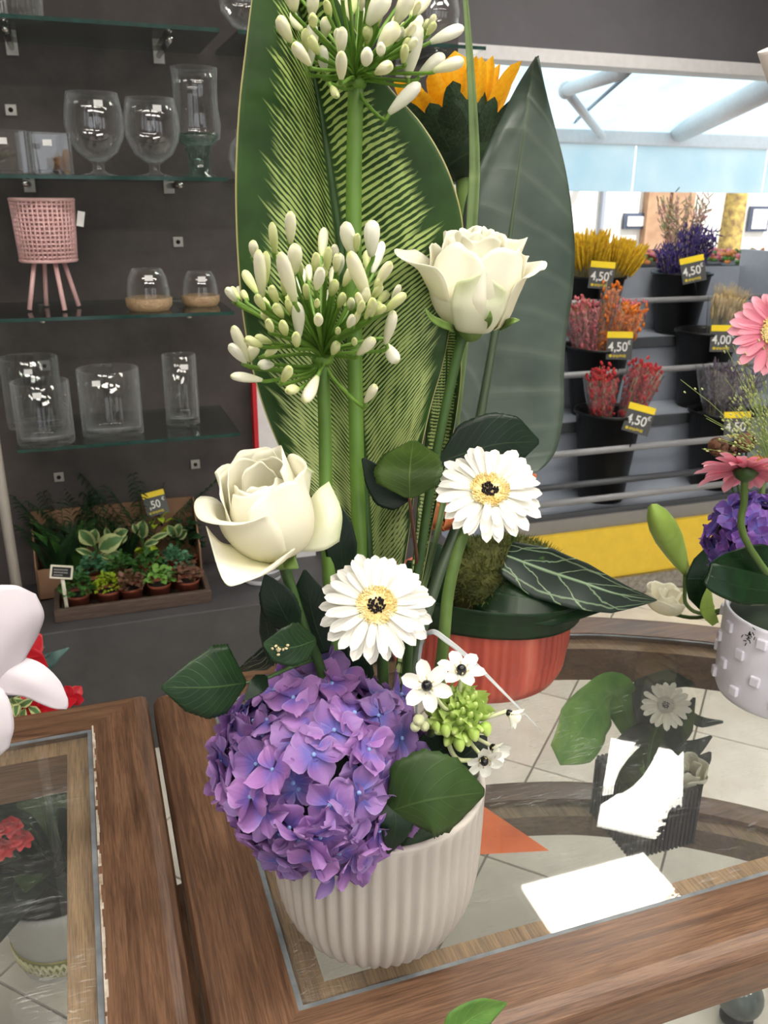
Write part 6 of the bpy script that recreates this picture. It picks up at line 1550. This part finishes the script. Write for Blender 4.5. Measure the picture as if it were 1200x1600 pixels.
MB().ell(oc_+np.array((0, -.012, 0)), (.010, .010, .008)).build('lip', mk('orchid_lip', (236, 214, 150), .5), oo)
# red flowers rising from the banded pot behind the left table
rb = fc+np.array((0, 0, .13))
m_crim = mk('crimson_petal', (206, 30, 46), .45, (176, 18, 34), 20, trans=.15)
def bigred(label, px, py, Y, s, n_):
    c = P(px, py, Y); t = thing('red_flower', label, 'flower', rb+np.array((0, 0, .05)))
    for i in range(5):
        a_ = i*1.2566+.4; d = np.array(frame(n_) @ Vector((math.cos(a_), math.sin(a_), .25)))
        MB().leaf([c, c+d*s*.55, c+d*s], [.1*s, .5*s, .45*s, .05*s], nu=6, nv=10, cup=.3).build('petal', m_crim, t, thick=.0006)
    MB().tube([rb+np.array((0, 0, .05)), (rb+c)/2+np.array((0, 0, .1)), c], .003, 6, 8).build('stem', m_stemd, t)
bigred('crimson flower peeping between the white petals at the left edge', 32, 1026, 1.22, .042, (0, -1, .6))
bigred('crimson flower low behind the left table far rail', 62, 1108, 1.18, .042, (0, -.6, 1))
bigred('small crimson bloom right of the lower white petal', 112, 1090, 1.2, .02, (0, -.6, 1))
bl = thing('leaf_spray', 'blue-green pointed leaves rising behind the left table', 'leaf', rb+np.array((.02, 0, .05)))
m_blue = leafmat('blue_green_leaf', (86, 122, 116), (130, 160, 150), 1, 0, .03, .45, .3)
for e_ in ((108, 1012, 1.25), (88, 1018, 1.25), (70, 1010, 1.26)):
    MB().leaf([rb+np.array((.02, 0, .05)), P(40, 1090, 1.24), P(e_[0]-30, e_[1]+22, 1.24), P(*e_)], [.003, .006, .010, .001], nu=4, nv=20).build('leaf', m_blue, bl, thick=.0005)
ws = thing('variegated_spray', 'small cream-and-green leaves behind the lower white petal', 'leaf', rb+np.array((.03, -.02, .05)))
r = random.Random(9)
for i in range(16):
    c = P(30+r.gauss(0, 14), 1103+r.gauss(0, 8), 1.17); d = nz((r.gauss(0, 1), -.3, r.gauss(0, 1)))
    MB().leaf([c, c+d*.012, c+d*.024], [.001, .006, .005, .0005], nu=4, nv=6).build('leaf', m_vari, ws)
MB().tube([rb+np.array((.03, -.02, .05)), P(30, 1115, 1.18)], .002, 5, 4).build('stem', m_stemd, ws)

# ================================================================ FRONT EDGE: LEAF AND GLASS BALL
fb = np.array((.24, .28, 0)); fbk = thing('floor_bucket', 'tall black bucket on the floor in front of the right table', 'bucket', fb)
MB().lathe([(.08, 0), (.085, .006), (.118, .40), (.124, .40), (.124, .41), (.114, .41), (.08, .008), (.001, .008)], 32, fb).build('body', m_black, fbk)
lt = thing('leafy_stem', 'single green leaf tip poking up before the table front rail', 'leaf', fb+np.array((0, 0, .03)))
lm = pts([(690, 1640, .40), (735, 1592, .405), (792, 1567, .41)])
MB().tube([fb+np.array((0, 0, .03)), (fb+lm[0])/2+np.array((0, 0, .2)), lm[0]], .003, 6, 8).build('stem', m_gst, lt)
kk = 1/ppm(lm[1]); MB().leaf(lm, [6*kk, 34*kk, 26*kk, 1*kk], nu=8, nv=20, fold=.25).build('leaf', leafmat('fresh_leaf', (96, 134, 60), (140, 170, 96), 7, .3, .05, .35, .3, (70, 108, 44)), lt, thick=.0006)
bc = PZ(1150, 1590, 0.0); br_ = .042
gbl = thing('glass_ball', 'grey glass ball on a stand on the floor under the right table front', 'ornament', (bc[0], bc[1], 0))
MB().ell((bc[0], bc[1], br_+.012), (br_, br_, br_), None, 28, 16).build('ball', mk('smoky_glass', (120, 128, 128), .08, (96, 104, 104), 12), gbl)
MB().lathe([(.03, 0), (.03, .006), (.016, .012), (.016, .018)], 24, (bc[0], bc[1], 0)).build('ring_stand', m_greydk, gbl)
